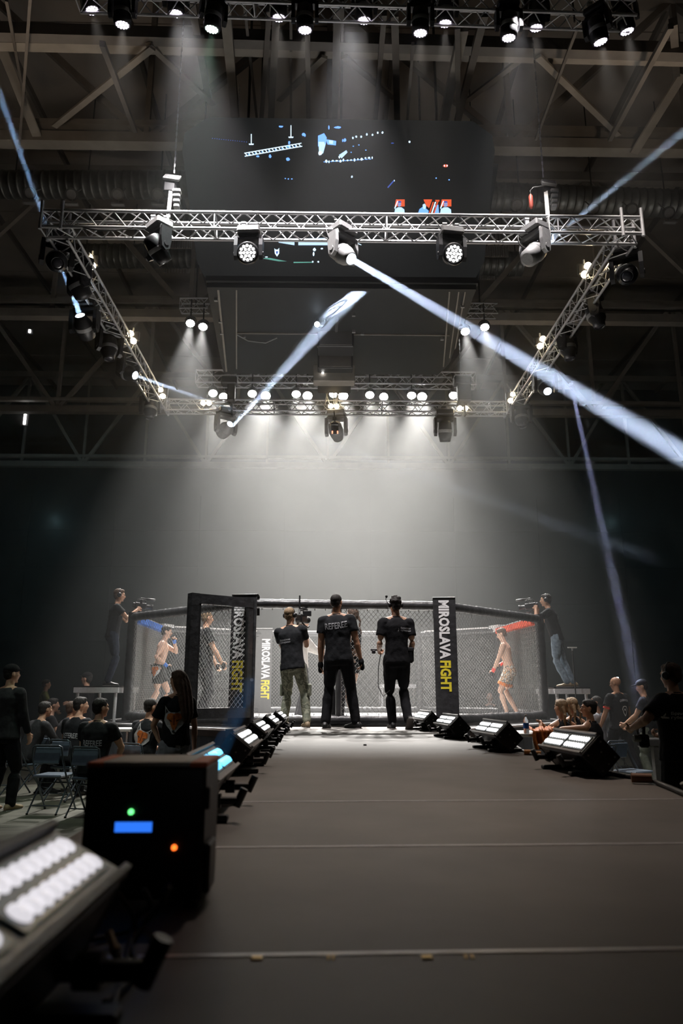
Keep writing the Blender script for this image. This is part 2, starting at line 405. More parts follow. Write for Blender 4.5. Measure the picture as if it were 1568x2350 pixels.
# seams, rails and fittings of the underside
def ur(a, b, r, nm='rail', m='steel'):
    p = zp(*a); q = zp(*b); p.z -= r; q.z -= r; MB().bar(p, q, r * 2, r * 2).build(nm, m, sb)
ur((543, 660), (543, 845), .014); ur((543, 763), (728, 765), .014); ur((812, 766), (1032, 768), .014)
ur((1033, 655), (1018, 840), .014); ur((1055, 655), (1032, 820), .012); ur((1070, 655), (1045, 800), .012); ur((500, 652), (520, 850), .02)
ur((476, 652), (1092, 657), .05, 'lip', 'sb'); ur((728, 795), (812, 796), .014)
for (px, py) in ((496, 685), (506, 735), (560, 770), (832, 763), (1015, 775), (1062, 700), (1058, 745), (812, 720), (812, 758), (509, 762)):
    p = zp(px, py); MB().box(p - Vector((0, 0, .03)), (.07, .05, .06)).build('clamp', 'greyp', sb)
MB().tube([zp(545, 766) - Vector((0, 0, .03)), zp(570, 773) - Vector((0, 0, .1)), zp(610, 776) - Vector((0, 0, .12)), zp(636, 771) - Vector((0, 0, .05))], .012).build('cable', 'greyp', sb)
# lit pixels of the picture on the screen
def col_e(name, c, s): M[name] = nmat(name, c, .5, 0, 0, emit=c, estr=s); return name
col_e('px_blue', (.16, .38, .95), 1.5); col_e('px_pale', (.62, .82, 1.0), 1.6); col_e('px_red', (.9, .12, .04), .9); col_e('px_sky', (.5, .72, .95), 1.3); col_e('px_deep', (.05, .10, .45), 1.0); col_e('px_skin', (.45, .5, .85), .7); col_e('px_grn', (.2, .6, .5), .5)
rnd = random.Random(4)
pic = {k: MB() for k in ('px_blue', 'px_pale', 'px_red', 'px_sky', 'px_deep', 'px_skin', 'px_grn')}
def quad(mat, pts, off=.012):
    pic[mat].add([onscr(a, b, off) for a, b in pts], [list(range(len(pts)))])
def blob(mat, x, y, w, h, off=.012):
    k = 7; quad(mat, [(x + w / 2 * math.cos(6.283 * i / k + .3) * rnd.uniform(.75, 1.1), y + h / 2 * math.sin(6.283 * i / k + .3) * rnd.uniform(.75, 1.1)) for i in range(k)], off)
# truss seen on the screen
for (ax, ay, bx, by) in ((561, 352, 692, 329), (562, 359, 694, 336)): quad('px_pale', [(ax, ay - 1), (bx, by - 1), (bx, by + 1), (ax, ay + 1)])
for i in range(17):
    t = i / 17; x = 562 + 130 * t; y = 352 - 23 * t
    quad('px_pale', [(x, y), (x + 2.2, y - .5), (x + 7, y + 6), (x + 4.8, y + 6.5)]); 
    if i % 2: blob('px_blue', x + 2, y + 4, 4, 4)
for i in range(16): blob('px_deep', 488 + i * 5.2, 318 + i * .55, 2.5, 2.2)
for (x, y, h) in ((576, 308, 22), (667, 288, 26)): quad('px_pale', [(x, y), (x + 2, y), (x + 2, y + h), (x, y + h)]); quad('px_pale', [(x - 5, y + h), (x + 7, y + h), (x + 6, y + h + 3), (x - 4, y + h + 3)])
for (x, y, w, h) in ((664, 328, 6, 8), (661, 337, 14, 6), (592, 359, 8, 5), (620, 359, 7, 9), (661, 366, 10, 8), (700, 311, 4, 8), (697, 309, 8, 8), (645, 291, 12, 5), (775, 293, 18, 6), (792, 322, 7, 9), (787, 323, 4, 8), (755, 293, 4, 10)): blob('px_blue', x, y, w, h)
# bright figure
quad('px_blue', [(730, 312), (744, 306), (750, 316), (748, 332), (740, 340), (730, 336)]); quad('px_blue', [(748, 320), (772, 324), (771, 334), (752, 332)]); quad('px_sky', [(731, 326), (744, 326), (747, 334), (742, 352), (733, 356)], .014); blob('px_pale', 735, 352, 11, 11, .016); quad('px_sky', [(755, 322), (765, 323), (764, 331), (756, 330)], .015)
for i, (x, y) in enumerate(((810, 317), (818, 314), (829, 314), (842, 309), (855, 310), (867, 305), (878, 305), (940, 326), (808, 406), (779, 361))): blob('px_pale', x, y, 5, 6)
quad('px_sky', [(778, 356), (795, 345), (798, 350), (784, 364)])
for i in range(14): blob('px_pale', 748 + i * 8.2 + rnd.uniform(-1, 1), 371 - i * .6 + rnd.uniform(-1.5, 1.5), rnd.uniform(3, 7), rnd.uniform(3, 8)); blob('px_blue', 745 + i * 8, 372 - i * .5, 7, 2)
for (x, y) in ((811, 336), (824, 333), (840, 345), (806, 350), (1001, 409), (1031, 413), (655, 410), (662, 411), (670, 411)): blob('px_blue', x, y, 4, 3)
quad('px_deep', [(889, 430), (903, 414), (905, 416), (891, 432)]); blob('px_pale', 905, 415, 3, 4); blob('px_deep', 901, 329, 9, 3)
blob('px_red', 1023, 381, 13, 8); blob('px_pale', 1020, 381, 3, 5, .016); blob('px_pale', 1026, 381, 3, 5, .016)
# four portraits along the bottom
def portrait(x, w, flip=False):
    quad('px_red', [(x + 2, 458), (x + w, 458), (x + w, 474), (x - 1, 474)], .012)
    quad('px_pale', [(x - 2, 478), (x + 5, 461), (x + 7, 462), (x, 480)], .013)
    blob('px_skin', x + w * .45, 470, w * .42, 12, .016); blob('px_deep', x + w * .45, 464, w * .42, 5, .018)
    quad('px_sky', [(x - 3, 494), (x, 480), (x + w * .3, 476), (x + w * .65, 476), (x + w - 1, 481), (x + w, 494)], .014)
    for k in range(2): blob('px_deep', x + w * (.36 + .2 * k), 470, 1.8, 1.4, .020)
portrait(907, 22); portrait(1012, 24)
quad('px_red', [(972, 458), (992, 458), (985, 478), (978, 472)]); quad('px_blue', [(958, 494), (963, 480), (972, 474), (984, 484), (982, 494)], .014); blob('px_sky', 974, 474, 10, 14, .016)
for k in range(3): quad('px_red' if k != 1 else 'px_pale', [(983 + k * 5, 494), (993 + k * 5, 464), (996 + k * 5, 464), (986 + k * 5, 494)], .018)
quad('px_blue', [(997, 494), (999, 472), (1006, 470), (1008, 494)], .015); quad('px_red', [(999, 459), (1009, 459), (1008, 463), (1000, 463)])
# caption strip under the front truss
quad('px_sky', [(636, 548), (676, 548), (676, 563), (640, 557)]); quad('px_sky', [(685, 548), (760, 546), (759, 563), (685, 563)])
quad('px_grn', [(600, 593), (620, 592), (659, 600), (640, 600)]); quad('px_grn', [(674, 601), (718, 601), (718, 603), (674, 604)])
for (x, y, w, h) in ((602, 577, 4, 14), (722, 573, 8, 8), (739, 571, 6, 4), (720, 583, 4, 10), (718, 601, 4, 5), (731, 601, 5, 4), (612, 590, 7, 3)): blob('px_pale', x, y, w, h)
quad('px_pale', [(630, 570), (633, 573), (638, 573), (641, 569), (641, 582), (636, 589), (631, 582)]); quad('px_deep', [(633, 577), (639, 577), (636, 585)], .016)
quad('px_pale', [(815, 555), (830, 562), (829, 563), (814, 557)])
for k, mb in pic.items():
    o = tag(mb.build('picture', k, sb, False), kind='stuff')
# ------------------------------------------------------------------ box truss
def box_truss(A, B, label, s=.29, pitch=.46, mat='alu', r=.025, ends=True, tri=False):
    A = Vector(A); B = Vector(B); d = (B - A); L = d.length; d.normalize()
    side = d.cross(Vector((0, 0, 1))).normalized(); up = side.cross(d).normalized()
    t = empty('lighting_truss', (A + B) / 2, label, 'truss')
    cs = [side * (s / 2 * a) + up * (s / 2 * b) for a, b in ((-1, -1), (1, -1), (1, 1), (-1, 1))]
    for c in cs: MB().rod(A + c, B + c, r, 8).build('chord', mat, t)
    n = max(2, int(round(L / pitch)))
    for k in range(4):
        c0, c1 = cs[k], cs[(k + 1) % 4]; mb = MB()
        for i in range(n):
            a = A + d * (L * i / n); m = A + d * (L * (i + .5) / n); b = A + d * (L * (i + 1) / n)
            if (i // 4) % 2 == 0 or True:
                mb.rod(a + c0, m + c1, r * .42, 5, caps=False); mb.rod(m + c1, b + c0, r * .42, 5, caps=False)
        for q in range(0, n + 1, 6):
            p = A + d * (L * q / n); mb.rod(p + c0, p + c1, r * .5, 5, caps=False)
        o = mb.build('lacing', mat, t)
    return t
TN = .145
a = at(100, 514, 10.3 + TN); b = at(1468, 530, 10.3 + TN); zt = (a.z + b.z) / 2
ZT = zt                                    # centre height of the rig
XA, XB, Y0, Y1 = a.x, b.x, 10.3 + TN, 18.2
print('rig z', ZT, XA, XB)
box_truss((XA, Y0, a.z), (XB, Y0, b.z), 'front aluminium box truss crossing before the scoreboard screen', r=.028)
box_truss((XA + .3, Y1, ZT), (XB - .3, Y1, ZT), 'rear aluminium box truss below the scoreboard, in front of the glowing lamps')
box_truss((XA + .18, Y0 + .15, ZT), (XA + .18, Y1, ZT), 'left aluminium side truss running back from the front truss')
box_truss((XB - .18, Y0 + .15, ZT), (XB - .18, Y1, ZT), 'right aluminium side truss running back from the front truss')
for (x, y, nm) in ((XA + .18, Y0, 'front left'), (XB - .18, Y0, 'front right'), (XA + .18, Y1, 'rear left'), (XB - .18, Y1, 'rear right')):
    c = empty('truss_corner', (x, y, ZT), '%s corner block of the square lighting rig' % nm, 'truss corner')
    for sx in (-1, 1):
        for sy in (-1, 1): MB().rod((x + sx * .16, y + sy * .16, ZT - .2), (x + sx * .16, y + sy * .16, ZT + .3), .028, 8).build('post', 'alu', c)
# near top truss, far behind truss, small ones beside the scoreboard
TA = at(180, -8, 9.3); TB = at(1452, 36, 9.3)
box_truss(TA, TB, 'top aluminium truss along the upper picture edge, hung with wash lights', .29, .46)
for u in (.1, .5, .9):
    c = TA.lerp(TB, u) + Vector((0, .145, 0)); tag(MB().rod(c, (c.x, c.y, ZR), .015, 6).build('hanger_rod', 'cable'), 'thin rod holding the top truss at its %s' % {.1: 'left end', .5: 'middle', .9: 'right end'}[u], 'rod')
GA = at(452, 869, 21.4); GB = at(1090, 874, 21.4)
for u in (.15, .85):
    c = GA.lerp(GB, u) + Vector((0, .2, 0)); tag(MB().rod(c, (c.x, c.y, ZR), .015, 6).build('hanger_rod', 'cable'), 'thin rod holding the far lamp truss at its %s end' % ('left' if u < .5 else 'right'), 'rod')
box_truss(GA, GB, 'long truss behind the rear truss, carrying the row of glowing lamps', .4, .7, 'alu', .03)
for (x0, x1, ya, nm) in ((415, 479, 702, 'left'), (1070, 1140, 713, 'right')):
    A = at(x0, ya, 17.9); B = at(x1, ya + (1 if nm == 'right' else 0), 17.9)
    box_truss(A, B, 'short truss carrying two wash cans, %s of the scoreboard underside' % nm, .29, .4, 'alu', .02)
    c = A.lerp(B, .5) + Vector((0, .145, 0)); tp = Vector((c.x, c.y, ZR))
    tag(MB().rod(c, tp, .02, 6).build('hanger_rod', 'cable'), 'thin dark rod holding the short truss %s of the scoreboard' % nm, 'rod')

def clampmb(p, up=.12):
    return MB().box(p + Vector((0, 0, up / 2)), (.06, .05, up)).box(p + Vector((.09, 0, .0)), (.24, .05, .02)).rod(p + Vector((-.035, 0, up + .02)), p + Vector((.035, 0, up + .02)), .035, 8)
def moving_head(p, d, label, group=None, sz=1.0, lens='lens_off', cells=False, mat='blackm', base='blackm', yaw=None, ring=.085, light=None, hl=.20, cat='moving light'):
    """p = tilt-axis centre of the head; base hangs above"""
    p = Vector(p); d = Vector(d).normalized()
    t = empty('moving_head_light', p + Vector((0, 0, .36 * sz)), label, cat, group)
    h = Vector((d.x, d.y, 0)); 
    if h.length < .05: h = Vector((0, -1, 0))
    h.normalize(); ax = Vector((-h.y, h.x, 0)); Fb = Matrix((ax, h, Vector((0, 0, 1)))).transposed()
    top = p + Vector((0, 0, .36 * sz))
    MB().box(top, (.34 * sz, .26 * sz, .11 * sz), Fb, bev=.02 * sz).build('base', base, t)
    clampmb(top + Vector((-.09 * sz, 0, .05 * sz)), .08 * sz).box(top + Vector((.09 * sz, 0, .09 * sz)), (.06, .05, .08 * sz)).rod(top + Vector((.06 * sz, 0, .14 * sz)), top + Vector((.12 * sz, 0, .14 * sz)), .035, 8).build('clamp', 'alu', t)
    mb = MB().box(p + Vector((0, 0, .255 * sz)), (.36 * sz, .16 * sz, .09 * sz), Fb, bev=.02 * sz)
    for s in (-1, 1):
        poly = [(-.075, .26), (.075, .26), (.085, .1), (.06, -.06), (0, -.1), (-.06, -.06), (-.085, .1)]
        Fy = Matrix((h, ax, Vector((0, 0, 1)))).transposed()
        mb.prism([(x * sz, z * sz) for x, z in poly], Fy, p + ax * (s * .185 * sz), .055 * sz)
        mb.lathe(p + ax * (s * .205 * sz), ax * s, [(0, .04 * sz), (.018 * sz, .035 * sz)], 12)
    mb.build('yoke', mat, t)
    R0 = .135 * sz
    hd = MB().lathe(p, d, [(-hl * sz, R0 * .62), (-hl * sz * .85, R0 * .92), (-.02 * sz, R0), (hl * .35 * sz, R0 * .98), (hl * .7 * sz, ring * 1.35 * sz), (hl * sz, ring * 1.2 * sz), (hl * sz, ring * 1.05 * sz), (hl * .93 * sz, ring * sz)], 20).build('head', mat, t)
    MB().lathe(p, d, [(-.03 * sz, R0 * 1.02), (.0, R0 * 1.05), (.03 * sz, R0 * 1.02)], 20).build('trim_band', 'greyp', t)
    q = p + d * (hl * .94 * sz); F = frame(d)
    if cells:
        mb = MB().lathe(q, d, [(0, ring * sz), (.004, ring * .99 * sz)], 20, mi=0)
        rr = ring * sz
        pts = [(0, 0)] + [(.42 * math.cos(i * math.pi / 3), .42 * math.sin(i * math.pi / 3)) for i in range(6)] + [(.8 * math.cos(i * math.pi / 6), .8 * math.sin(i * math.pi / 6)) for i in range(12)]
        for (u, w) in pts: mb.lathe(q + F @ Vector((u * rr, .004, w * rr)), d, [(0, rr * .17), (.012 * sz, rr * .14), (.018 * sz, rr * .05)], 8, mi=1)
        l = mb.build('lens', ['blackm', lens], t)
    else:
        l = MB().lathe(q, d, [(0, ring * sz), (.006 * sz, ring * .95 * sz), (.014 * sz, ring * .5 * sz), (.016 * sz, .01)], 20).build('lens', lens, t)
    if light: light(q + d * .06, d, t)
    return t, q
DN = Vector((0, 0, -1))
# --- top truss wash heads (lens px, py)
tops = [(212, 25, .0), (281, 58, 0), (404, 32, 0), (486, 68, 0), (640, 42, 0), (700, 70, 0), (836, 48, 0), (965, 77, 0), (1022, 55, 0), (1168, 88, 0), (1231, 65, 0), (1379, 97, 0), (1440, 73, 0)]
ORD = ['first', 'second', 'third', 'fourth', 'fifth', 'sixth', 'seventh', 'eighth', 'ninth', 'tenth', 'eleventh', 'twelfth', 'thirteenth']
for i, (px, py, _) in enumerate(tops):
    y = 9.12 if i % 2 == (0 if i < 7 else 0) else 9.45
    y = 9.45 if py in (25, 32, 42, 48, 55, 65, 73) else 9.1
    dx = {212: .25, 281: 0, 486: -.12, 1379: .25, 1440: .2}.get(px, .0)
    d = Vector((dx, .26 if px not in (212,) else .2, -1)).normalized()
    q = at(px, py, y); ln = 'lens_g' if i == 3 else 'lens_v'
    def L(p, d, t, i=i): spot(p, d, K_TOP * (1.3 if i == 3 else 1), 38, .8, (.5, 1, .7) if i == 3 else (1, .9, .82), .05, t)
    moving_head(q - d * .19, d, '%s wash light from the left on the top truss%s' % (ORD[i], ', its beam green' if i == 3 else ''), None, .95, ln, True, light=L, ring=.105)
# --- glowing row far behind
row = [(489, 903, .6), (513, 911, .6), (579, 904, 1), (610, 909, 1.2), (680, 905, 1), (706, 909, 1.2), (766, 905, 1), (788, 909, 1.1), (849, 907, 1), (881, 911, .9), (945, 908, 1), (969, 911, 1.3), (1041, 908, .6)]
def par_can(q, d, label, group, lens, sz=1.0, light=None):
    d = Vector(d).normalized(); t = empty('wash_can', q, label, 'wash light', group); p = q - d * .1 * sz
    MB().lathe(p, d, [(-.12 * sz, .07 * sz), (-.1 * sz, .11 * sz), (.08 * sz, .13 * sz), (.09 * sz, .13 * sz)], 18).build('housing', 'blackm', t)
    mb = MB(); pts = [p + Vector((.15 * sz * math.cos(a), 0, .15 * sz * math.sin(a))) for a in [math.pi * k / 8 for k in range(9)]]
    mb.tube(pts, .012 * sz, 5); mb.rod(p + Vector((0, 0, .15 * sz)), p + Vector((0, 0, .64 * sz)), .02, 6); mb.build('yoke', 'blackm', t)
    mb = MB().lathe(q, d, [(-.01, .125 * sz), (0, .12 * sz)], 18)
    F = frame(d)
    pts = [(0, 0)] + [(.42 * math.cos(i * math.pi / 3), .42 * math.sin(i * math.pi / 3)) for i in range(6)] + [(.8 * math.cos(i * math.pi / 6), .8 * math.sin(i * math.pi / 6)) for i in range(12)]
    for (u, w) in pts: mb.lathe(q + F @ Vector((u * .12 * sz, 0, w * .12 * sz)), d, [(0, .023 * sz), (.01, .02 * sz)], 8, mi=1)
    mb.build('lens', ['blackm' if sz < 1.02 and lens != 'lens_hot' else lens, lens], t)
    if light: light(q + d * .05, d, t)
    return t
for i, (px, py, s) in enumerate(row):
    q = at(px, py, 21.17 if i % 2 == 0 else 21.56); d = (Vector((.35 + (px - 765) / 100 * .9, 16.4, 2.6)) - q) if i % 2 == 0 else (Vector((.35 + (px - 765) / 100 * .8, 15.3, 3.45)) - q)
    def L(p, d, t, s=s): spot(p, d, K_PAR * s, 36, 1.0, (1.0, .955, .90), .10, t)
    par_can(q, d, 'glowing wash can, %s from the left in the far row under the scoreboard' % ORD[i], None, 'lens_hot', 1.05 * (1.12 if s > 1.05 else 1), L)
for i, (px, py, nm) in enumerate(((437, 742, 'left of the scoreboard, outer one'), (466, 750, 'left of the scoreboard, next to its edge'), (1068, 761, 'right of the scoreboard, next to its edge'), (1113, 751, 'right of the scoreboard, outer one'))):
    q = at(px, py, 17.71); d = Vector((.06 if px < 700 else -.04, -.55, -1))
    def L(p, d, t): spot(p, d, K_PAR * .55, 26, .7, (1, .97, .93), .06, t)
    par_can(q, d, 'lit wash can on the short truss %s' % nm, None, 'lens_w', .98, L)

# --- moving heads under the front truss
def nolight(p, d, t): pass
beams = []
def mk_beam(q, end, w0, w1, watts, spread, label, dens=1.0, col=(.62, .76, 1.0)):
    beams.append((Vector(q), Vector(end), w0, w1, watts, spread, label, dens, col))
yf = 10.28
q = at(362, 572, yf); moving_head(q, (.5, .5, -.75), 'dark moving head under the front truss, leftmost of its five', None, 1.12, 'lens_off', mat='blackm', base='greyp')
q = at(571, 583, yf); moving_head(q, (-.05, -.85, -.38), 'lit wash moving head under the front truss, second from the left', None, 1.05, 'lens_w', True, mat='blackm', base='greyp', ring=.125, hl=.13)
q = at(1037, 585, yf); moving_head(q, (.12, -.85, -.38), 'lit wash moving head under the front truss, fourth from the left', None, 1.05, 'lens_w', True, mat='blackm', base='greyp', ring=.125, hl=.13)
B1e = at(1640, 1085, 6.6); B1s = at(806, 594, 10.25)
d1 = (B1e - B1s).normalized(); moving_head(B1s - d1 * .25, d1, 'moving head under the middle of the front truss, throwing a blue-white beam to the right', None, 1.15, 'lens_b', mat='greyp', base='greyp', ring=.075, hl=.23)
mk_beam(B1s, B1e, .055, .15, 60, 1.8, 'broad blue-white light shaft from the front truss down to the right')
B4s = at(1246, 566, 10.4); B4e = at(1640, 245, 13.5); d4 = (B4e - B4s).normalized()
moving_head(B4s - d4 * .25, d4, 'grey moving head tilted upward under the right part of the front truss', None, 1.15, 'lens_b', mat='greyp', base='greyp', ring=.07, hl=.23)
mk_beam(B4s, B4e, .06, .14, 25, 1.8, 'faint blue light shaft rising to the right from the front truss', .7)
# --- rear truss heads
yr = 18.15
B2s = at(529, 981, yr); B2e = at(836, 640, 13.3); d2 = (B2e - B2s).normalized()
moving_head(at(518, 985, yr + .05), d2, 'moving head under the left part of the rear truss, its beam crossing to the scoreboard', None, 1.35, 'lens_b', mat='greyp', base='blackm', ring=.06, hl=.2)
mk_beam(B2s + d2 * .1, B2e, .06, .27, 420, 4.0, 'blue-white light shaft rising from the rear truss to the scoreboard underside', 2.0)
moving_head(at(772, 990, yr), (.1, .5, -.2), 'grey moving head under the middle of the rear truss', None, 1.35, 'lens_off', mat='greyp', base='greyp')
moving_head(at(1022, 990, yr), (0, .25, -1), 'dark moving head pointing straight down under the right part of the rear truss', None, 1.35, 'lens_off', mat='blackm')
B3s = at(183, 722, 12.6); B3e = at(-30, 120, 9.0); B5s = at(312, 862, 15.1); B5e = at(505, 930, 14.2); B6s = at(1310, 880, 15.4); B6e = at(1478, 1640, 12.4)
SIDE_BEAMS = [(B3s, B3e, 197), (B5s, B5e, 300)]
# --- side truss heads (hang outside and under the side trusses)
for (px, py, y, d, lens, nm) in ((130, 600, 11.0, (.3, -.6, -.5), 'lens_off', 'left side truss, nearest the front'), (180, 655, 11.9, (-.3, -.3, .6), 'lens_off', 'left side truss, second from the front'), (197, 728, 12.7, (-.35, -.3, 1), 'lens_b', 'left side truss, shining a blue beam up'),
                        (250, 800, 13.9, (.1, -.1, -1), 'lens_off', 'left side truss, fourth from the front'), (300, 873, 15.2, (.9, -.4, -.25), 'lens_b', 'left side truss, throwing a thin beam to the right'), (345, 940, 17.6, (.0, -.2, -1), 'lens_off', 'left end of the rear truss'),
                        (1440, 630, 11.0, (-.3, -.6, -.5), 'lens_off', 'right side truss, nearest the front'), (1368, 725, 12.7, (.2, -.1, -1), 'lens_off', 'right side truss, second from the front'), (1303, 800, 14.0, (.1, -.1, -1), 'lens_off', 'right side truss, third from the front'),
                        (1252, 890, 15.6, (-.03, -.6, -.55), 'lens_b', 'right side truss, its small lens shining white'), (1197, 960, 17.6, (.0, -.2, -1), 'lens_off', 'right end of the rear truss')):
    p = at(px, py, y)
    for (bs, be, hx) in SIDE_BEAMS:
        if hx == px: d = (be - bs).normalized(); p = bs - d * .26
    moving_head(p, d, 'dark moving head on the ' + nm, None, 1.25, lens, ring=.07, mat='blackm')
mk_beam(B3s, B3e, .055, .11, 25, 1.8, 'blue light shaft rising to the upper left from the left side truss', .8, (.4, .62, 1))
mk_beam(B5s, B5e, .04, .07, 8, 1.5, 'thin faint light shaft from the left side truss toward the rear truss', .6)
mk_beam(B6s, B6e, .05, .22, 2.6, 2.0, 'thin violet light shaft falling to the floor right of the cage', .8, (.55, .62, 1))
# --- warm two-lamp blinders
for i, (px, py, y, nm) in enumerate(((208, 600, 12.0, 'left side truss, nearest the front'), (303, 774, 14.6, 'left side truss, middle one'), (371, 902, 17.4, 'left side truss, farthest back'), (1346, 620, 12.0, 'right side truss, nearest the front'), (1243, 786, 14.8, 'right side truss, middle one'), (1175, 912, 17.5, 'right side truss, farthest back'),
                     (473, 925, 18.1, 'rear truss, left one'), (766, 932, 18.0, 'rear truss, middle one'), (1062, 937, 18.0, 'rear truss, right one'))):
    c = at(px, py, y); t = empty('blinder_lamp', c, 'small warm twin blinder lamp on the ' + nm, 'blinder lamp')
    side = i < 6; off = Vector((.03 if i < 3 else -.03, 0, -.07)) if side else Vector((.075, 0, 0)); d = Vector((0, -.8, -.6))
    if side: off = Vector((.035 if i < 3 else -.035, 0, -.085))
    MB().box(c - d * .08, (.28, .08, .22), bev=.02).build('housing', 'blackm', t)
    for s in (-1, 1):
        MB().lathe(c + off * s, d, [(-.03, .04), (0, .07), (.012, .06), (.02, .02)], 12).build('lamp', 'lens_warm', t)
    spot(c + d * .06, d, 22 if side else 50, 120, .8, (1, .74, .42), .05, t)
    MB().rod(c - d * .1, c - d * .1 + Vector((0, 0, .2)), .02, 6).build('bracket', 'alu', t)
# --- hoists
def chain(a, b, label):
    a = Vector(a); b = Vector(b); n = int((b - a).length / .06); mb = MB(); d = (b - a) / n
    for i in range(n):
        p = a + d * i; w = .02 if i % 2 else .006; v = .006 if i % 2 else .02
        mb.box(p + d / 2, (w * 1.3, v * 1.3, d.length * 1.15))
    return tag(mb.build('hoist_chain', 'chain'), label, 'chain')
for (cx, cy0, cy1, hx, hy, wx, nm) in ((407, 150, 397, 395, 408, .27, 'left'), (1240, 150, 407, 1260, 420, .25, 'right')):
    y = 10.6; e_ = at(cx - 7 if nm == 'left' else 1247, cy1, y); chain(Vector((e_.x, y, ZR)), e_, 'white chain rising from the hoist on the %s part of the front truss' % nm)
    t = empty('chain_hoist', at(hx, hy, y), 'chain hoist with a pale control box on the %s part of the front truss' % nm, 'hoist')
    F = Matrix.Rotation(R(8), 3, 'Y') @ Matrix.Rotation(R(-35), 3, 'X')
    MB().box(at(hx, hy, y), (wx, .05, .17), F, bev=.01).build('cover', 'white', t)
    MB().box(at(hx, hy, y) + F @ Vector((0, -.028, 0)), (wx - .04, .006, .12), F).build('grille', 'greyp', t)
    MB().box(at(hx - 3, hy + 22, y + .08), (.22, .2, .3), bev=.03).build('motor_body', 'black', t)
    bx = at(405 if nm == 'left' else 1273, 455, y); mb = MB()
    for k in range(4): mb.box(bx + Vector((0, .02 * k, .12 - .08 * k)), (.14 - .015 * k, .12, .07), bev=.015)
    mb.build('chain_bag', 'greyp', t)
    s0 = at(385 if nm == 'left' else 1256, 480, y - .1); MB().bar(at(392 if nm == 'left' else 1253, 440, y), at(386 if nm == 'left' else 1258, 500, y - .32), .06, .03).bar(at(386 if nm == 'left' else 1258, 500, y - .34), at(392 if nm == 'left' else 1262, 545, y - .34), .07, .02).build('strap', 'white', t)
t = empty('safety_flask', at(1220, 455, 10.5), 'red hoist hook sleeve hanging beside the right hoist', 'hook')
MB().lathe(at(1220, 478, 10.5), (0, 0, 1), [(0, .02), (.03, .035), (.22, .035), (.26, .015)], 10).build('sleeve', nmat('red_sleeve', (.45, .08, .05), .5), t)
MB().tube([at(1220, 452, 10.5), at(1217, 438, 10.5), at(1224, 430, 10.5), at(1250, 426, 10.58)], .008).build('cord', 'greyp', t)
for (cx, w, nm) in ((527, .42, 'left'), (1061, .46, 'right')):
    y = 18.0; c = at(cx, 885, y); t = empty('rear_hoist', c, 'dark chain hoist standing on the %s part of the rear truss' % nm, 'hoist')
    MB().box(at(cx, 876, y), (w, .3, .2), bev=.03).build('motor_body', 'black', t)
    MB().box(at(cx, 866, y), (w * .95, .32, .03)).build('top_plate', 'alu', t)
    MB().box(at(cx + 4, 903, y), (.2 if nm == 'left' else .36, .24, .5), bev=.04).build('chain_bag', 'black', t)
    MB().bar(at(cx + 4, 915, y), at(cx + 6, 955, y), .1, .05).build('strap', 'black', t)
    e_ = at(cx - 3, 866, y); chain(Vector((e_.x, y, ZR)), e_, 'thin chain above the %s rear hoist' % nm)
# --- speaker cluster under the scoreboard
t = empty('speaker_cluster', at(768, 790, 15.6), 'dark speaker cluster hanging under the middle of the scoreboard', 'speaker')
for (x0, y0, x1, y1, y, m) in ((730, 738, 812, 795, 15.2, 'black'), (729, 797, 810, 845, 15.9, 'sb'), (729, 845, 806, 884, 16.6, 'sb')):
    a = at(x0, y1, y); b = at(x1, y0, y)
    MB().box(((a.x + b.x) / 2, y + .25, (a.z + b.z) / 2), (b.x - a.x, .5, b.z - a.z), bev=.02).build('cabinet', m, t)
    MB().box(((a.x + b.x) / 2, y - .01, (a.z + b.z) / 2), (b.x - a.x - .08, .03, b.z - a.z - .08)).build('grille', 'steel_d', t)
MB().box(at(767, 862, 16.3), (.98, .3, .42), bev=.02).build('amplifier_case', 'steel', t)
MB().box(at(741, 856, 16.1), (.05, .02, .03)).build('indicator_lamp', 'lens_w', t)
for (xa, xb) in ((742, 757), (766, 767), (778, 770), (755, 745), (781, 773)): MB().rod(at(xa, 882, 16.6), at(xb, 930, 17.9), .015, 5).build('sling', 'cable', t)
MB().bar(at(778, 650, 13.6), at(772, 760, 15.0), .06, .06).build('hanger_arm', 'black', t)
for (px, py, r) in ((736, 740, .10), (740, 735, .09), (770, 700, .06), (768, 706, .07)):
    c = at(px, py, 14.6); MB().tube([c + Vector((r * math.cos(a), 0, r * 1.3 * math.sin(a))) for a in [2 * math.pi * k / 14 for k in range(15)]], .009, 5).build('cable_loop', 'cable', t)
MB().lathe(at(728, 745, 14.5), (0, -1, -.3), [(0, .05), (.03, .06), (.05, .03)], 10).build('camera_lens', 'lens_b', t)
t = empty('remote_camera', at(769, 985, 17.6), 'small black remote camera hanging under the middle of the rear truss', 'camera')
MB().rod(at(767, 945, 17.6), at(767, 945, 18.1), .02, 6).rod(at(767, 945, 17.6), at(769, 972, 17.6), .02, 6).box(at(768, 960, 17.6), (.1, .08, .06)).build('arm', 'black', t)
MB().box(at(769, 975, 17.6), (.2, .2, .09), bev=.02).lathe(at(769, 984, 17.6), (0, 0, -1), [(-.03, .1), (.06, .09), (.12, .06)], 14).build('body', 'black', t)
for s in (-1, 1): MB().box(at(769 + 6 * s, 992, 17.48), (.03, .02, .07)).build('tally_lamp', col_e('tally', (1, .35, .2), 2.0) if s < 0 else 'tally', t)
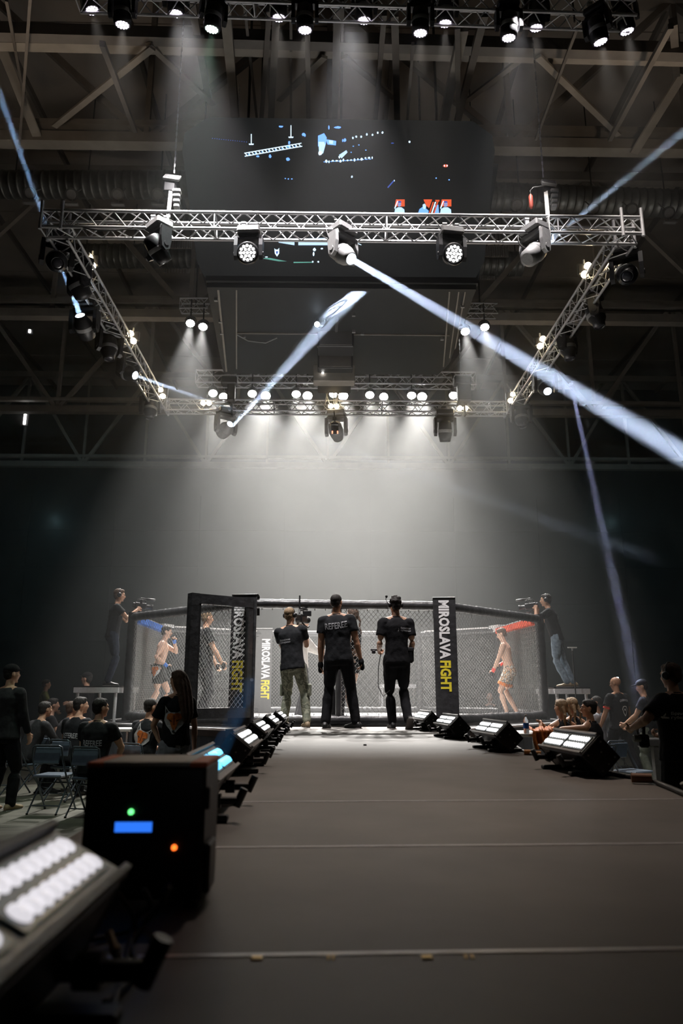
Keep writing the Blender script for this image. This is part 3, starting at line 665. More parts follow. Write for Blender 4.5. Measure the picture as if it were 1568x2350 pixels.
# --- loose cables along the front truss
for (a, c, b, nm) in (((1190, 540), (1185, 575), (1232, 572), 'looping under the front truss beside the grey moving head'), ((748, 520), (752, 550), (768, 562), 'hanging from the middle of the front truss'), ((180, 520), (260, 540), (330, 515), 'lying along the left end of the front truss')):
    P = [at(*a, 10.3), at(*c, 10.25), at(*b, 10.3)]; pts = [(P[0] * (1 - u) ** 2 + P[1] * 2 * u * (1 - u) + P[2] * u * u) for u in [k / 10 for k in range(11)]]
    tag(MB().tube(pts, .012, 6).build('power_cable', 'cable'), 'black power cable ' + nm, 'cable')

# ------------------------------------------------------------------ haze and light shafts
hp = [(9.0, 8.2), (9.0, 18.3), (39.7, 18.3), (39.7, .1), (11.0, .1), (11.0, 8.2)]
hz = MB().add([(sx, y, z) for sx in (-20.8, 20.8) for y, z in hp], [list(range(6)), [6 + i for i in range(6)][::-1]] + [(i, (i + 1) % 6, 6 + (i + 1) % 6, 6 + i) for i in range(6)]).build('haze', vmat('stage_haze', HAZE, .52, (.98, 1, 1)))
tag(hz, 'thin grey stage haze filling the hall above the cage', 'haze', kind='stuff')
for (q, e, w0, w1, watts, spread, lb, dens, col) in beams:
    d = (e - q); L = d.length; d.normalize()
    bm_ = vmat('shaft_haze', .06 * dens, .2)  # denser haze cone added along each beam so the shaft shows
    o = MB().lathe(q + d * .02, d, [(0, w0), (L, w1)], 24).build('light_shaft', bm_)
    tag(o, lb, 'light beam', kind='stuff')
    beamlamp(q + d * .03, d, watts, spread, w0 * 1.7, col)
# ------------------------------------------------------------------ runway stage
M['deck'] = nmat('runway_felt', (0.115, 0.105, 0.095), 0.52, 0, 0.30, 1.6, 0.15)
M['mat'] = nmat('cage_canvas', (0.50, 0.50, 0.49), 0.6, 0, 0.12, 3)
M['vinyl'] = nmat('black_vinyl_padding', (0.028, 0.028, 0.03), 0.38, 0, 0.3, 9, 0.6)
M['vinyl_w'] = nmat('white_vinyl_padding', (0.75, 0.74, 0.72), 0.4, 0, 0.06, 9)
M['vinyl_b'] = nmat('blue_vinyl_padding', (0.05, 0.16, 0.55), 0.4, 0, 0.1, 9)
M['vinyl_r'] = nmat('red_vinyl_padding', (0.75, 0.10, 0.05), 0.4, 0, 0.1, 9)
M['wire'] = nmat('chainlink_wire', (0.34, 0.34, 0.33), 0.35, 0.4, 0.1, 30)
M['txt_w'] = nmat('white_print', (0.80, 0.80, 0.80), 0.6, 0, 0)
M['txt_y'] = nmat('yellow_print', (0.75, 0.62, 0.03), 0.6, 0, 0)
M['txt_g'] = nmat('grey_print', (0.42, 0.42, 0.44), 0.7, 0, 0.1, 60)
M['skirt'] = nmat('stage_skirt_cloth', (0.02, 0.028, 0.04), 0.8, 0, 0.2, 4)
st = empty('runway_stage', (0.4, 5, 0), 'dark felt-covered runway stage leading to the cage', 'stage')
sA, sB = atz(310, 2197, DECK), atz(1568, 2178, DECK); sdir = (sB - sA).normalized(); sdir.z = 0
pA = atz(900, 1942, DECK); nv = Vector((-sdir.y, sdir.x, 0))
def xl(y): return -.84 - .016 * y
def xr(y): return 1.96 - .047 * y
def seam(k):      # seam k at its left and right ends
    base = sA + nv * ((pA - sA).dot(nv) * k)
    def hit(fx):
        y = base.y
        for _ in range(6):
            x = fx(y); y = base.y + (x - base.x) * sdir.y / sdir.x
        return Vector((fx(y), y, DECK))
    return hit(xl), hit(xr)
rows = [-2, -1, 0, 1, 2, 7.9]
def panel(a, b, c, d, nm='deck_panel', gap=.004):
    """a,b near left/right; c,d far right/left"""
    up = Vector((0, 0, 1)); g = nv * gap
    top = [a + g, b + g, c - g, d - g]; bot = [p - up * .09 for p in top]
    return MB().add(top + bot, [(0, 1, 2, 3), (7, 6, 5, 4), (0, 4, 5, 1), (1, 5, 6, 2), (2, 6, 7, 3), (3, 7, 4, 0)]).build(nm, 'deck', st)
for i in range(len(rows) - 1):
    a, b = seam(rows[i]); d, c = seam(rows[i + 1]); panel(a, b, c, d)
a, b = seam(7.9); panel(a, b, Vector((b.x - .02, 10.86, DECK)), Vector((a.x - .02, 10.86, DECK)))
for k in (0, 1, 2):
    a, b = seam(k); w = .0085 if k == 0 else .0075
    MB().bar(a + Vector((0, 0, -.002)), b + Vector((0, 0, -.002)), w * 1.6, .008).build('edge_strip', 'alu', st)
a, b = seam(7.9); MB().bar(a, b, .012, .006).build('edge_strip', 'alu', st)
for (px, py) in ((754, 2197), (765, 2197), (1069, 2195), (1084, 2195), (980, 2196), (590, 2198)):
    p = atz(px, py, DECK + .002); MB().box(p, (.004 if px not in (980, 590) else .02, .016, .003)).build('floor_mark', nmat('brass', (.8, .55, .2), .3, .6, 0), st)
# supporting legs and side skirts
for y in (-1, 1, 3, 5, 7, 9, 10.6):
    for x in (xl(y) + .08, xr(y) - .08): MB().rod((x, y, 0), (x, y, DECK - .09), .03, 8).build('leg', 'alu', st)
for fx in (xl, xr):
    s = 1 if fx is xr else -1
    pts = [(fx(y) - s * .01 + .012 * math.sin(y * 22), y) for y in [-2.6 + .1 * k for k in range(134)]]
    vs = [Vector((x, y, z)) for z in (.01, DECK - .09) for (x, y) in pts]; n = len(pts)
    MB().add(vs, [(i, i + 1, n + i + 1, n + i) for i in range(n - 1)]).build('skirt', 'skirt', st)

# ------------------------------------------------------------------ cage
RZ = 2.84
V = [at(556, 1665, 11.25), at(1028, 1665, 11.55), at(1252, 1650, 13.6), at(1152, 1640, 16.3), at(965, 1640, 17.6), at(600, 1640, 17.5), at(368, 1640, 16.2), at(290, 1650, 13.4)]
V = [Vector((p.x, p.y, DECK)) for p in V]
cc = sum(V, Vector()) / 8
cage = empty('fight_cage', cc, 'black padded eight-sided fight cage with chain-link walls', 'cage')
pl = empty('cage_platform', (cc.x, cc.y, 0), 'low black platform with a pale canvas mat under the cage', 'platform')
out = [cc + (p - cc) * 1.13 for p in V]; out = [Vector((p.x, p.y, DECK - .03)) for p in out]
for i in (0, 1): out[i] = Vector((out[i].x, 10.88, DECK - .03))
vs = out + [Vector((p.x, p.y, DECK - .14)) for p in out]
MB().add(vs, [list(range(8)), [8 + i for i in range(8)][::-1]] + [(i, 8 + i, 8 + (i + 1) % 8, (i + 1) % 8) for i in range(8)]).build('platform_deck', 'blackm', pl)
vi = [cc + (p - cc) * .985 for p in V]; vs = [Vector((p.x, p.y, DECK + .012)) for p in vi] + [Vector((p.x, p.y, DECK - .03)) for p in vi]
MB().add(vs, [list(range(8)), [8 + i for i in range(8)][::-1]] + [(i, 8 + i, 8 + (i + 1) % 8, (i + 1) % 8) for i in range(8)]).build('canvas_mat', 'mat', pl)
for i in range(8):
    a, b = out[i], out[(i + 1) % 8]
    if i != 0: MB().bar(a + Vector((0, 0, -.005)), b + Vector((0, 0, -.005)), .05, .03).build('edge_rail', 'alu', pl)
    n = 40; pts = [a.lerp(b, k / n) + (cc - a).normalized() * (.03 + .012 * math.sin(k * 2.4)) for k in range(n + 1)]
    vs = [Vector((p.x, p.y, z)) for z in (.01, DECK - .14) for p in pts]
    MB().add(vs, [(k, k + 1, n + 2 + k, n + 1 + k) for k in range(n)]).build('skirt', 'skirt', pl)

def pad_tube(a, b, r, wr=.006, n=12, seed=0):
    """padding tube with soft wrap creases"""
    a = Vector(a); b = Vector(b); L = (b - a).length; k = max(3, int(L / .05)); prof = []
    rr = random.Random(seed)
    for i in range(k + 1):
        prof.append((L * i / k, r + rr.uniform(-wr, wr)))
    return MB().lathe(a, b - a, prof, n)
for i, p in enumerate(V):
    m = 'vinyl'
    pad_tube(p, p + Vector((0, 0, RZ - DECK + .02)), .085, .003, 12, i).build('post', m, cage)
    if i in (3, 6):
        q = p + Vector((0, 0, RZ - DECK - .02)); t_ = (V[(i + 1) % 8] - V[i - 1]).normalized()
        MB().bar(q - t_ * .18, q + t_ * .18, .2, .15).build('corner_pad', 'vinyl_w', cage)
gate_u = .46   # gate opening runs from post 0 to this share of the front side
def wire_panel(a, b, z0, z1, parent, nm='wire_mesh', pu=.072, pv=.082, r=.0027, off=0.0):
    a = Vector(a); b = Vector(b); d = b - a; W = Vector((d.x, d.y, 0)).length; d = Vector((d.x, d.y, 0)).normalized()
    nrm_ = Vector((-d.y, d.x, 0)); H = z1 - z0; mb = MB()
    P = lambda u, v, o: Vector((a.x, a.y, 0)) + d * u + nrm_ * (o + off) + Vector((0, 0, z0 + v))
    k = H / pv * pu      # horizontal run over the full height
    n = int((W + k) / pu) + 1
    for i in range(n):
        s = i * pu - k
        u0, v0, u1, v1 = s, 0.0, s + k, H
        if u0 < 0: v0 = -u0 / k * H; u0 = 0
        if u1 > W: v1 = H - (u1 - W) / k * H; u1 = W
        if v1 - v0 > .01:
            mb.rod(P(u0, v0, .003), P(u1, v1, .003), r, 4, caps=False, smooth=False)
            mb.rod(P(W - u0, v0, -.003), P(W - u1, v1, -.003), r, 4, caps=False, smooth=False)
    o = mb.build(nm, 'wire', parent, False); return tag(o, kind='stuff')
for i in range(8):
    a, b = V[i], V[(i + 1) % 8]; d = (b - a).normalized()
    up = Vector((0, 0, RZ - DECK - .06)); m = 'vinyl'
    far = i in (2, 3, 4, 5, 6)
    pad_tube(a + up, b + up, .072, .004, 12, 20 + i).build('top_rail', 'vinyl', cage)
    if i in (3, 4, 5): MB().bar(a + up + d * .2 + Vector((0, 0, .07)), b + up - d * .2 + Vector((0, 0, .07)), .12, .03).build('rail_cover', 'vinyl_w', cage)
    if i in (2, 6):
        c = 'vinyl_r' if i == 2 else 'vinyl_b'
        k = 12
        for s in range(k):
            p, q = a.lerp(b, .06 + .88 * s / k), a.lerp(b, .06 + .88 * (s + .96) / k)
            MB().bar(p + up + (cc - p).normalized() * .03 - Vector((0, 0, .03)), q + up + (cc - q).normalized() * .03 - Vector((0, 0, .03)), .15, .11).build('rail_pad', c, cage)
    lo = Vector((0, 0, .075))
    pad_tube(a + lo, b + lo, .07, .006, 12, 40 + i).build('bottom_pad', 'vinyl', cage)
    if i == 0:
        g = a.lerp(b, gate_u); wire_panel(g, b, DECK + .14, RZ - .12, cage)
        pad_tube(g + Vector((0, 0, .1)), g + up, .045, .002, 12, 60).build('gate_post', 'vinyl', cage)
    else: wire_panel(a, b, DECK + .14, RZ - .12, cage)
    mb = MB(); n = int((b - a).length / .16)          # ties on top and bottom
    for k in range(n):
        p = a.lerp(b, (k + .5) / n)
        for zz in (DECK + .15, RZ - .135): mb.box(Vector((p.x, p.y, zz)), (.012, .012, .035))
    tag(mb.build('mesh_tie', 'greyp', cage), kind='stuff')
# open gate leaf
ga = V[0] + Vector((.10, -.12, 0)); gb = at(434, 1668, 10.55); gb = Vector((gb.x, gb.y, DECK)); gd = (gb - ga).normalized()
gate = MB()
z0, z1 = DECK + .12, RZ + .0
fr = [(ga, gb, z1 - .07), (ga, gb, z0 + .07)]
for (p, q, z) in fr: gate.bar(Vector((p.x, p.y, z)), Vector((q.x, q.y, z)), .09, .14)
for p in (ga + gd * .03, gb - gd * .03): gate.bar(Vector((p.x, p.y, z0)), Vector((p.x, p.y, z1)), (.08 if p == ga + gd * .03 else .11), .08, up=Vector((gd.y, -gd.x, 0)))
gate = gate.build('gate', 'vinyl', cage)
gbx = gb + gd * .02
gm = MB().bar(Vector((gbx.x, gbx.y, z0)), Vector((gbx.x, gbx.y, z1)), .125, .13, up=Vector((gd.y, -gd.x, 0))).build('gate_edge_pad', 'vinyl', gate)
wire_panel(ga + gd * .1, gb - gd * .1, z0 + .12, z1 - .12, gate, 'wire_mesh')

# text helper: returns an object made of a flat text mesh placed with matrix mw (x right, y up)
def text_mesh(body, mat, mw, w=None, h=None, parent=None, bold=.02, extr=.0, name='lettering', spacing=1.0, onto=None, align='CENTER', lift=.004, bend=0):
    c = bpy.data.curves.new('txt', 'FONT'); c.body = body; c.align_x = align; c.align_y = 'CENTER'; c.offset = bold; c.space_character = spacing; c.extrude = extr
    c.resolution_u = 2
    o = bpy.data.objects.new('txt', c); BENCH.collection.objects.link(o); BENCH.view_layers[0].update()
    dg = BENCH.view_layers[0].depsgraph; me = bpy.data.meshes.new_from_object(o.evaluated_get(dg)); bpy.data.objects.remove(o)
    xs = [v.co.x for v in me.vertices]; ys = [v.co.y for v in me.vertices]
    if not xs: return None
    cx, cyy = (max(xs) + min(xs)) / 2, (max(ys) + min(ys)) / 2; sx = (w / (max(xs) - min(xs))) if w else 1; sy = (h / (max(ys) - min(ys))) if h else sx
    pv = [Vector(((v.co.x - cx) * sx, (v.co.y - cyy) * sy, v.co.z)) for v in me.vertices]
    if bend: pv = [Vector((p.x, p.y + bend * (p.x / (w / 2)) ** 2, p.z)) for p in pv]
    mb = MB(); vs = []
    nz = (mw.to_3x3() @ Vector((0, 0, 1))).normalized()
    for p in pv:
        q = mw @ p
        if onto is not None:
            hit = onto.ray_cast(q + nz * .5, -nz, 1.0)
            if hit[0] is not None: q = hit[0] + nz * lift
        vs.append(q)
    mb.add(vs, [list(p.vertices) for p in me.polygons]); bpy.data.meshes.remove(me)
    return mb.build(name, mat, parent, False)
def mat_from(o, xd, yd):
    xd = Vector(xd).normalized(); yd = Vector(yd).normalized(); zd = xd.cross(yd).normalized()
    m = Matrix((xd, yd, zd)).transposed().to_4x4(); m.translation = Vector(o); return m
def banner(p, face, w, zt, zb, tx, parent, tw, l0, l1, l2, m='vinyl'):
    """vertical banner strip over the rail at post p, facing direction face; lettering rotated to read downwards"""
    f = Vector(face).normalized(); s = f.cross(Vector((0, 0, 1))).normalized()     # s: to the viewer's left? 
    s = -s if s.x < 0 else s
    o = p + f * .1
    prof = [(-.02, zt), (.02, zt + .035), (-.08, zt + .05), (-.2, zt + .03), (-.22, zt - .25)]
    mb = MB(); t = .012
    mb.box(Vector((o.x, o.y, (zt + zb) / 2)), (w, t * 2, zt - zb), Matrix((s, f, Vector((0, 0, 1)))).transposed())
    pts = [Vector((0, 0, 0)) + f * a + Vector((0, 0, b)) for a, b in prof]
    vs = []
    for q in pts:
        for sg in (-1, 1): vs.append(Vector((o.x, o.y, 0)) + q + s * (sg * w / 2))
    mb.add(vs + [v + Vector((0, 0, -.012)) for v in vs], [(2 * i, 2 * i + 1, 2 * i + 3, 2 * i + 2) for i in range(len(pts) - 1)] + [(10 + 2 * i, 12 + 2 * i, 13 + 2 * i, 11 + 2 * i) for i in range(len(pts) - 1)])
    b = mb.build('banner', m, parent)
    q = Vector((o.x, o.y, 0)) + f * .016 + s * tx
    # reading down: text x axis = -z, text y axis = +s
    text_mesh('MIROSLAVA', 'txt_w', mat_from(q + Vector((0, 0, (l0 + l1) / 2)), (0, 0, -1), s), l0 - l1, tw, b, .042)
    text_mesh('FIGHT', 'txt_y', mat_from(q + Vector((0, 0, (l1 + l2) / 2 - .01)), (0, 0, -1), s), l1 - l2 - .03, tw, b, .042)
    return b
cam0 = Vector((0, 0, 0))
def zat(px, py, y): return at(px, py, y).z
banner(V[1], Vector((-.10, -1, 0)), .345, RZ + .03, DECK + .03, -.01, cage, .165, zat(1028, 1377, 11.4), zat(1028, 1512, 11.4), zat(1028, 1588, 11.4))
banner(V[0], Vector((-.12, -1, 0)), .38, RZ + .03, DECK + .03, -.07, cage, .165, zat(540, 1377, 11.1), zat(540, 1512, 11.1), zat(540, 1590, 11.1))
banner(V[5], Vector((.0, -1, 0)), .44, RZ + .03, DECK + .03, .08, cage, .20, zat(610, 1465, 17.2), zat(610, 1558, 17.2), zat(610, 1605, 17.2), nmat('far_banner', (.06, .06, .06), .6))

# ------------------------------------------------------------------ risers with legs
def riser(x0, x1, y0, y1, z, label, zb=0.0, th=.1, legs=((0, 0), (1, 0), (0, 1), (1, 1)), rr=.03):
    t = empty('camera_riser', ((x0 + x1) / 2, (y0 + y1) / 2, zb), label, 'riser')
    MB().box(((x0 + x1) / 2, (y0 + y1) / 2, z - .012), (x1 - x0, y1 - y0, .024)).build('deck_board', 'blackm', t)
    for (c, s) in ((((x0 + x1) / 2, y0 + .02, z - .07), (x1 - x0, .04, th)), (((x0 + x1) / 2, y1 - .02, z - .07), (x1 - x0, .04, th)), ((x0 + .02, (y0 + y1) / 2, z - .07), (.04, y1 - y0 - .08, th)), ((x1 - .02, (y0 + y1) / 2, z - .07), (.04, y1 - y0 - .08, th))):
        MB().box(c, s, bev=.008).build('side_rail', 'alu', t)
    for (u, v) in legs:
        x = x0 + .06 + (x1 - x0 - .12) * u; y = y0 + .06 + (y1 - y0 - .12) * v
        MB().rod((x, y, zb), (x, y, z - .1), rr, 10).build('leg', 'alu', t)
        MB().rod((x, y, zb), (x, y, zb + .02), .05, 10).build('foot', 'black', t)
    return t
a = at(202, 1578, 14.0); b = at(277, 1578, 13.4)
riser(a.x, b.x + .02, 13.2, 14.6, at(240, 1574, 13.3).z, 'aluminium camera riser left of the cage, under the cameraman in black')
a = at(1272, 1578, 13.4); b = at(1346, 1578, 13.6)
riser(a.x, b.x, 13.4, 14.6, at(1300, 1577, 13.4).z, 'aluminium camera riser right of the cage, under the cameraman in jeans')
a = at(872, 1575, 18.4); b = at(965, 1575, 18.4)
riser(a.x, b.x, 18.4, 19.4, at(920, 1568, 18.4).z, 'pale riser standing behind the cage, seen past the headset man')

# ------------------------------------------------------------------ LED bars along the runway
M['led'] = nmat('lit_led', (1, 1, 1), .3, 0, 0, emit=(.98, .97, 1.0), estr=1.7)
M['led_n'] = nmat('lit_led_near', (1, 1, 1), .3, 0, 0, emit=(.98, .94, 1.0), estr=.72)
M['led_blue'] = nmat('lit_led_blue', (1, 1, 1), .3, 0, 0, emit=(.12, .62, 1.0), estr=2.4)
M['led_vio'] = nmat('lit_led_violet', (1, 1, 1), .3, 0, 0, emit=(.55, .5, 1.0), estr=2.0)
M['plate'] = nmat('led_face_plate', (.16, .16, .15), .3, .2, .1, 20)
M['teal'] = nmat('smoked_lens_plate', (.10, .14, .14), .25, .1, .1, 20)
def led_bar(loc, yaw, tilt, label, lens='led', L=.68, W=.16, D=.17, h=.19, side=1, n=8, group=None, fine=False):
    """long axis local y; face normal tilted towards local +x*side"""
    t = empty('led_bar', Vector(loc), label, 'stage light', group, rz=0)
    Rz = Matrix.Rotation(yaw, 3, 'Z'); Ry = Matrix.Rotation(side * tilt, 3, 'Y'); Q = Rz @ Ry
    c = Vector(loc) + Vector((0, 0, h))
    T = lambda x, y, z: c + Q @ Vector((x, y, z))
    MB().box(T(0, 0, -.0), (W, L, D), Q, bev=.012).build('body', 'blackm', t)
    for s in (-1, 1):
        MB().box(T(0, s * (L / 2 + .006), 0), (W * 1.03, .014, D * 1.03), Q, bev=.004).build('end_cap', 'black', t)
        mb = MB()
        for (u, v) in ((-.35, -.35), (.35, -.35), (-.35, .35), (.35, .35), (0, -.35), (.1, .1)): mb.rod(T(u * W, s * (L / 2 + .012), v * D), T(u * W, s * (L / 2 + .017), v * D), .006, 6)
        tag(mb.build('screw', 'greyp', t), kind='stuff')
    MB().box(T(0, 0, D / 2 + .003), (W * .98, L * .98, .008), Q).build('face_plate', 'plate', t)
    for s in (-1, 1): MB().box(T(s * W * .47, 0, D / 2 + .01), (W * .08, L, .02), Q).build('face_rim', 'greyp', t)
    for s in (-1, 1):
        MB().box(T(0, s * L * .24, D / 2 + .009), (W * .66, L * .44, .006), Q).build('lens_window', 'teal', t)
    for r_ in range(2):
        for s in (-1, 1):
            mb = MB()
            for i in range(n):
                y = s * (L * .035 + L * .41 * (i + .5) / n)
                mb.lathe(T((r_ - .5) * W * .33, y, D / 2 + .011), Q @ Vector((0, 0, 1)), [(0, W * .118), (.006, W * .108), (.010, W * .04)], 14 if fine else 8)
            mb.build('lens_row', lens, t)
    # foot bracket, yoke arms, knobs
    for s in (-1, 1):
        y = s * L * .33
        mb = MB().box(Vector(loc) + Rz @ Vector((0, y, .012)), (.30, .05, .024), Rz, bev=.005)
        mb.bar(Vector(loc) + Rz @ Vector((-side * .02, y, .02)), T(side * W * .1, y, -D / 2 - .005), .04, .02)
        mb.build('foot_bracket', 'black', t)
        mb = MB(); b0 = Vector(loc) + Rz @ Vector((side * .03, y, .075))
        mb.rod(b0, b0 + Rz @ Vector((side * .16, 0, 0)), .016, 8).rod(b0 + Rz @ Vector((side * .05, 0, 0)), b0 + Rz @ Vector((side * .09, 0, 0)), .028, 8).rod(b0 + Rz @ Vector((side * .15, 0, -.02)), b0 + Rz @ Vector((side * .18, 0, .045)), .016, 8)
        mb.build('knob', 'black', t)
    return t, T
lefts = [(-.46, 1.07, 'led_n', 'huge blurred led bar in the bottom left corner of the picture'), (-.53, 3.3, 'led_blue', 'led bar glowing blue right behind the black effect machine'), (-.57, 5.05, 'led', 'led bar on the left runway edge, second beyond the effect machine'),
         (-.60, 6.6, 'led', 'led bar on the left runway edge, third beyond the effect machine'), (-.62, 8.2, 'led', 'led bar on the left runway edge, fourth beyond the effect machine'), (-.62, 9.7, 'led', 'led bar on the left runway edge, closest to the cage gate')]
for i, (x, y, l, lb) in enumerate(lefts):
    led_bar((x, y - (.07 if i == 0 else 0), DECK), R(0), R(37 if i else 28), lb, l, side=1, fine=i == 0, L=.68 if i else .82, n=8 if i else 9, h=.128 if i else .14)
rights = [(1.72, 3.05, 'led', 'led bar cut off by the right picture edge'), (1.575, 4.85, 'led', 'large led bar in front of the seated women, right of the runway'), (1.47, 6.65, 'led', 'led bar on the right runway edge, beside the table with the orange cloth'), (1.37, 8.4, 'led', 'small led bar on the right runway edge, second from the cage'), (1.30, 9.95, 'led', 'smallest led bar on the right runway edge, beside the cage banner')]
for (x, y, l, lb) in rights:
    led_bar((x, y, DECK), R(6), R(43), lb, l, side=-1, h=.12, L=.64)
# soft blue shaft over the blue bar, an added cone of denser haze
c = Vector((-.48, 3.42, DECK + .21)); e = c + Vector((.28, 1.35, 1.15)) 
d_ = (at(578, 1560, 4.6) - c); sh_ = MB().lathe(c, d_, [(0, .05), (d_.length * .75, .10), (d_.length * .9, .06), (d_.length, .01)], 20).build('light_shaft', vmat('blue_shaft_haze', .022, .2)); tag(sh_, 'faint blue light shaft rising from the blue led bar on the left runway edge', 'light beam', kind='stuff')
beamlamp(c + d_.normalized() * .02, d_, 1.6, 4, .09, (.08, .42, 1.0))

# ------------------------------------------------------------------ effect machine
em = empty('effect_machine', (-.43, 2.0, DECK), 'black box-shaped effect machine with a blue display and small green and red lamps', 'machine')
X0, X1, Ya, Yb, Z0, Z1 = -.575, -.288, 1.88, 2.10, DECK + .02, DECK + .315
MB().box(((X0 + X1) / 2, (Ya + Yb) / 2, (Z0 + Z1) / 2), (X1 - X0, Yb - Ya, Z1 - Z0), bev=.008).build('case', 'black', em)
MB().box(((X0 + X1) / 2, (Ya + Yb) / 2, Z1 + .004), (X1 - X0 - .07, Yb - Ya - .01, .01)).build('top_plate', nmat('backlit_top_plate', (.55, .50, .44), .45, .1, .1), em)  # plate colour lightened to stand in for light from behind
M['orange'] = nmat('orange_corner', (.95, .20, .05), .5, 0, .1, 30)
for s, x in ((-1, X0 + .02), (1, X1 - .02)): MB().box((x, (Ya + Yb) / 2, Z1 + .003), (.042, Yb - Ya, .012), bev=.003).build('corner_grip', 'orange', em)
MB().box((X1 + .006, Ya + .06, DECK + .085), (.018, .1, .11), bev=.006).build('side_handle', 'blackm', em)
MB().box((X1 + .004, Ya + .03, DECK + .24), (.01, .04, .05), bev=.003).build('side_latch', 'black', em)
for (x, y) in ((X0 + .03, Ya + .03), (X1 - .03, Ya + .03), (X0 + .03, Yb - .03), (X1 - .03, Yb - .03)): MB().rod((x, y, DECK), (x, y, DECK + .022), .018, 10).build('rubber_foot', 'black', em)
def onf(px, py): return at(px, py, Ya - .002)
a, b = onf(264, 1909), onf(350, 1886)
M['lcd'] = nmat('blue_display', (.02, .1, .5), .3, 0, 0, emit=(.03, .20, 1.0), estr=1.0)
MB().box((a + b) / 2 + Vector((0, .0, 0)), (b.x - a.x + .012, .004, b.z - a.z + .012)).build('display_frame', 'blackm', em)
MB().box((a + b) / 2 + Vector((0, -.003, 0)), (b.x - a.x, .004, b.z - a.z)).build('display', 'lcd', em)
MB().lathe(onf(301, 1863), (0, -1, 0), [(0, .0065), (.004, .006), (.007, .002)], 12).build('green_lamp', nmat('green_led', (.1, .9, .3), .3, 0, 0, emit=(.15, 1, .25), estr=2.2), em)
MB().lathe(onf(400, 1945), (0, -1, 0), [(0, .0065), (.004, .006), (.007, .002)], 12).build('red_lamp', nmat('red_led', (.9, .2, .1), .3, 0, 0, emit=(1, .16, .02), estr=2.6), em)
MB().box(onf(290, 1807), (.05, .002, .012)).build('rating_plate', nmat('faint_plate', (.05, .055, .07), .6), em)
MB().rod(onf(390, 2035) + Vector((0, -.001, 0)), onf(390, 2035) + Vector((0, -.035, 0)), .012, 10).build('plug', nmat('blue_plug', (.03, .06, .16), .5), em)
def cable(pts, r, label, m='cable', nm='power_cable', px=True):
    P = [atz(*p) for p in pts] if px else [Vector(p) for p in pts]
    out_ = []
    for i in range(len(P) - 1):
        p0, p1, p2, p3 = P[max(i - 1, 0)], P[i], P[i + 1], P[min(i + 2, len(P) - 1)]
        for k in range(6):
            u = k / 6; out_.append(.5 * ((2 * p1) + (p2 - p0) * u + (2 * p0 - 5 * p1 + 4 * p2 - p3) * u * u + (3 * p1 - p0 - 3 * p2 + p3) * u ** 3))
    out_.append(P[-1]); return tag(MB().tube(out_, r, 6).build(nm, m), label, 'cable')
cable([(390, 2036, DECK + .1), (365, 2085, DECK + .05), (330, 2120, DECK + .012), (300, 2160, DECK + .01), (312, 2230, DECK + .01), (240, 2300, DECK + .01)], .006, 'dark cable leaving the front of the effect machine', 'cable')
cable([(330, 2040, DECK + .09), (345, 2080, DECK + .05), (310, 2110, DECK + .012), (290, 2200, DECK + .01), (250, 2345, DECK + .01)], .006, 'second dark cable hanging from the effect machine', 'cable')
cable([(270, 2050, DECK + .09), (300, 2090, DECK + .05), (306, 2130, DECK + .012), (240, 2150, DECK + .01), (160, 2160, DECK + .02)], .005, 'dark cable running from the effect machine to the nearest led bar', 'cable')
t = empty('cable_plug', atz(255, 2160, DECK + .02), 'brass-tipped cable plug lying beside the nearest led bar', 'plug')
M['brass'] = nmat('brass_plug', (.55, .42, .28), .35, .5, .1, 30)
p = atz(250, 2140, DECK + .05); q = atz(262, 2175, DECK + .03); MB().rod(p, q, .008, 10).rod(q, q + (q - p) * .25, .011, 10).build('shell', 'brass', t)
MB().rod(q + (q - p) * .25, q + (q - p) * 1.0, .009, 8).build('sleeve', 'black', t)
e = q + (q - p) * 1.0; MB().rod(e, e + (q - p) * .3, .006, 8).build('tip', 'brass', t)
# right side cables with orange joints
cable([(1065, 1690, DECK + .012), (1080, 1700, DECK + .012), (1100, 1703, DECK + .012), (1118, 1708, DECK + .012)], .010, 'cable between the two small led bars on the right runway edge', 'cable')
cable([(1185, 1712, DECK + .012), (1210, 1727, DECK + .012), (1240, 1733, DECK + .012), (1262, 1745, DECK + .012)], .010, 'cable with an orange joint between two led bars, right of the runway', 'alu')
for k, (px, py) in enumerate(((1212, 1726), (1232, 1729))): 
    p = atz(px, py, DECK + .02); tag(MB().rod(p - Vector((.03, 0, 0)), p + Vector((.03, -.02, 0)), .02, 8).build('cable_joint', nmat('orange_joint', (.6, .25, .05), .5)), 'orange cable joint %s, right of the runway' % ('beside the middle led bar' if k == 0 else 'beside the large led bar'), 'connector')
cable([(1392, 1772, DECK + .012), (1430, 1780, DECK + .012), (1480, 1788, DECK + .012), (1530, 1805, DECK + .012), (1600, 1835, DECK + .012)], .014, 'thick black cable along the right runway edge toward the picture edge', 'cable')
p = atz(1470, 1785, DECK + .03); tag(MB().rod(p - Vector((.05, 0, 0)), p + Vector((.05, -.03, 0)), .025, 8).build('cable_joint', nmat('dull_joint', (.22, .10, .05), .6)), 'dull orange cable joint lying on the right runway edge', 'connector')
tag(MB().lathe(atz(838, 1711, DECK), (0, 0, 1), [(0, .016), (.012, .014)], 10).build('bottle_cap', 'black'), 'tiny dark cap lying alone on the runway', 'cap')
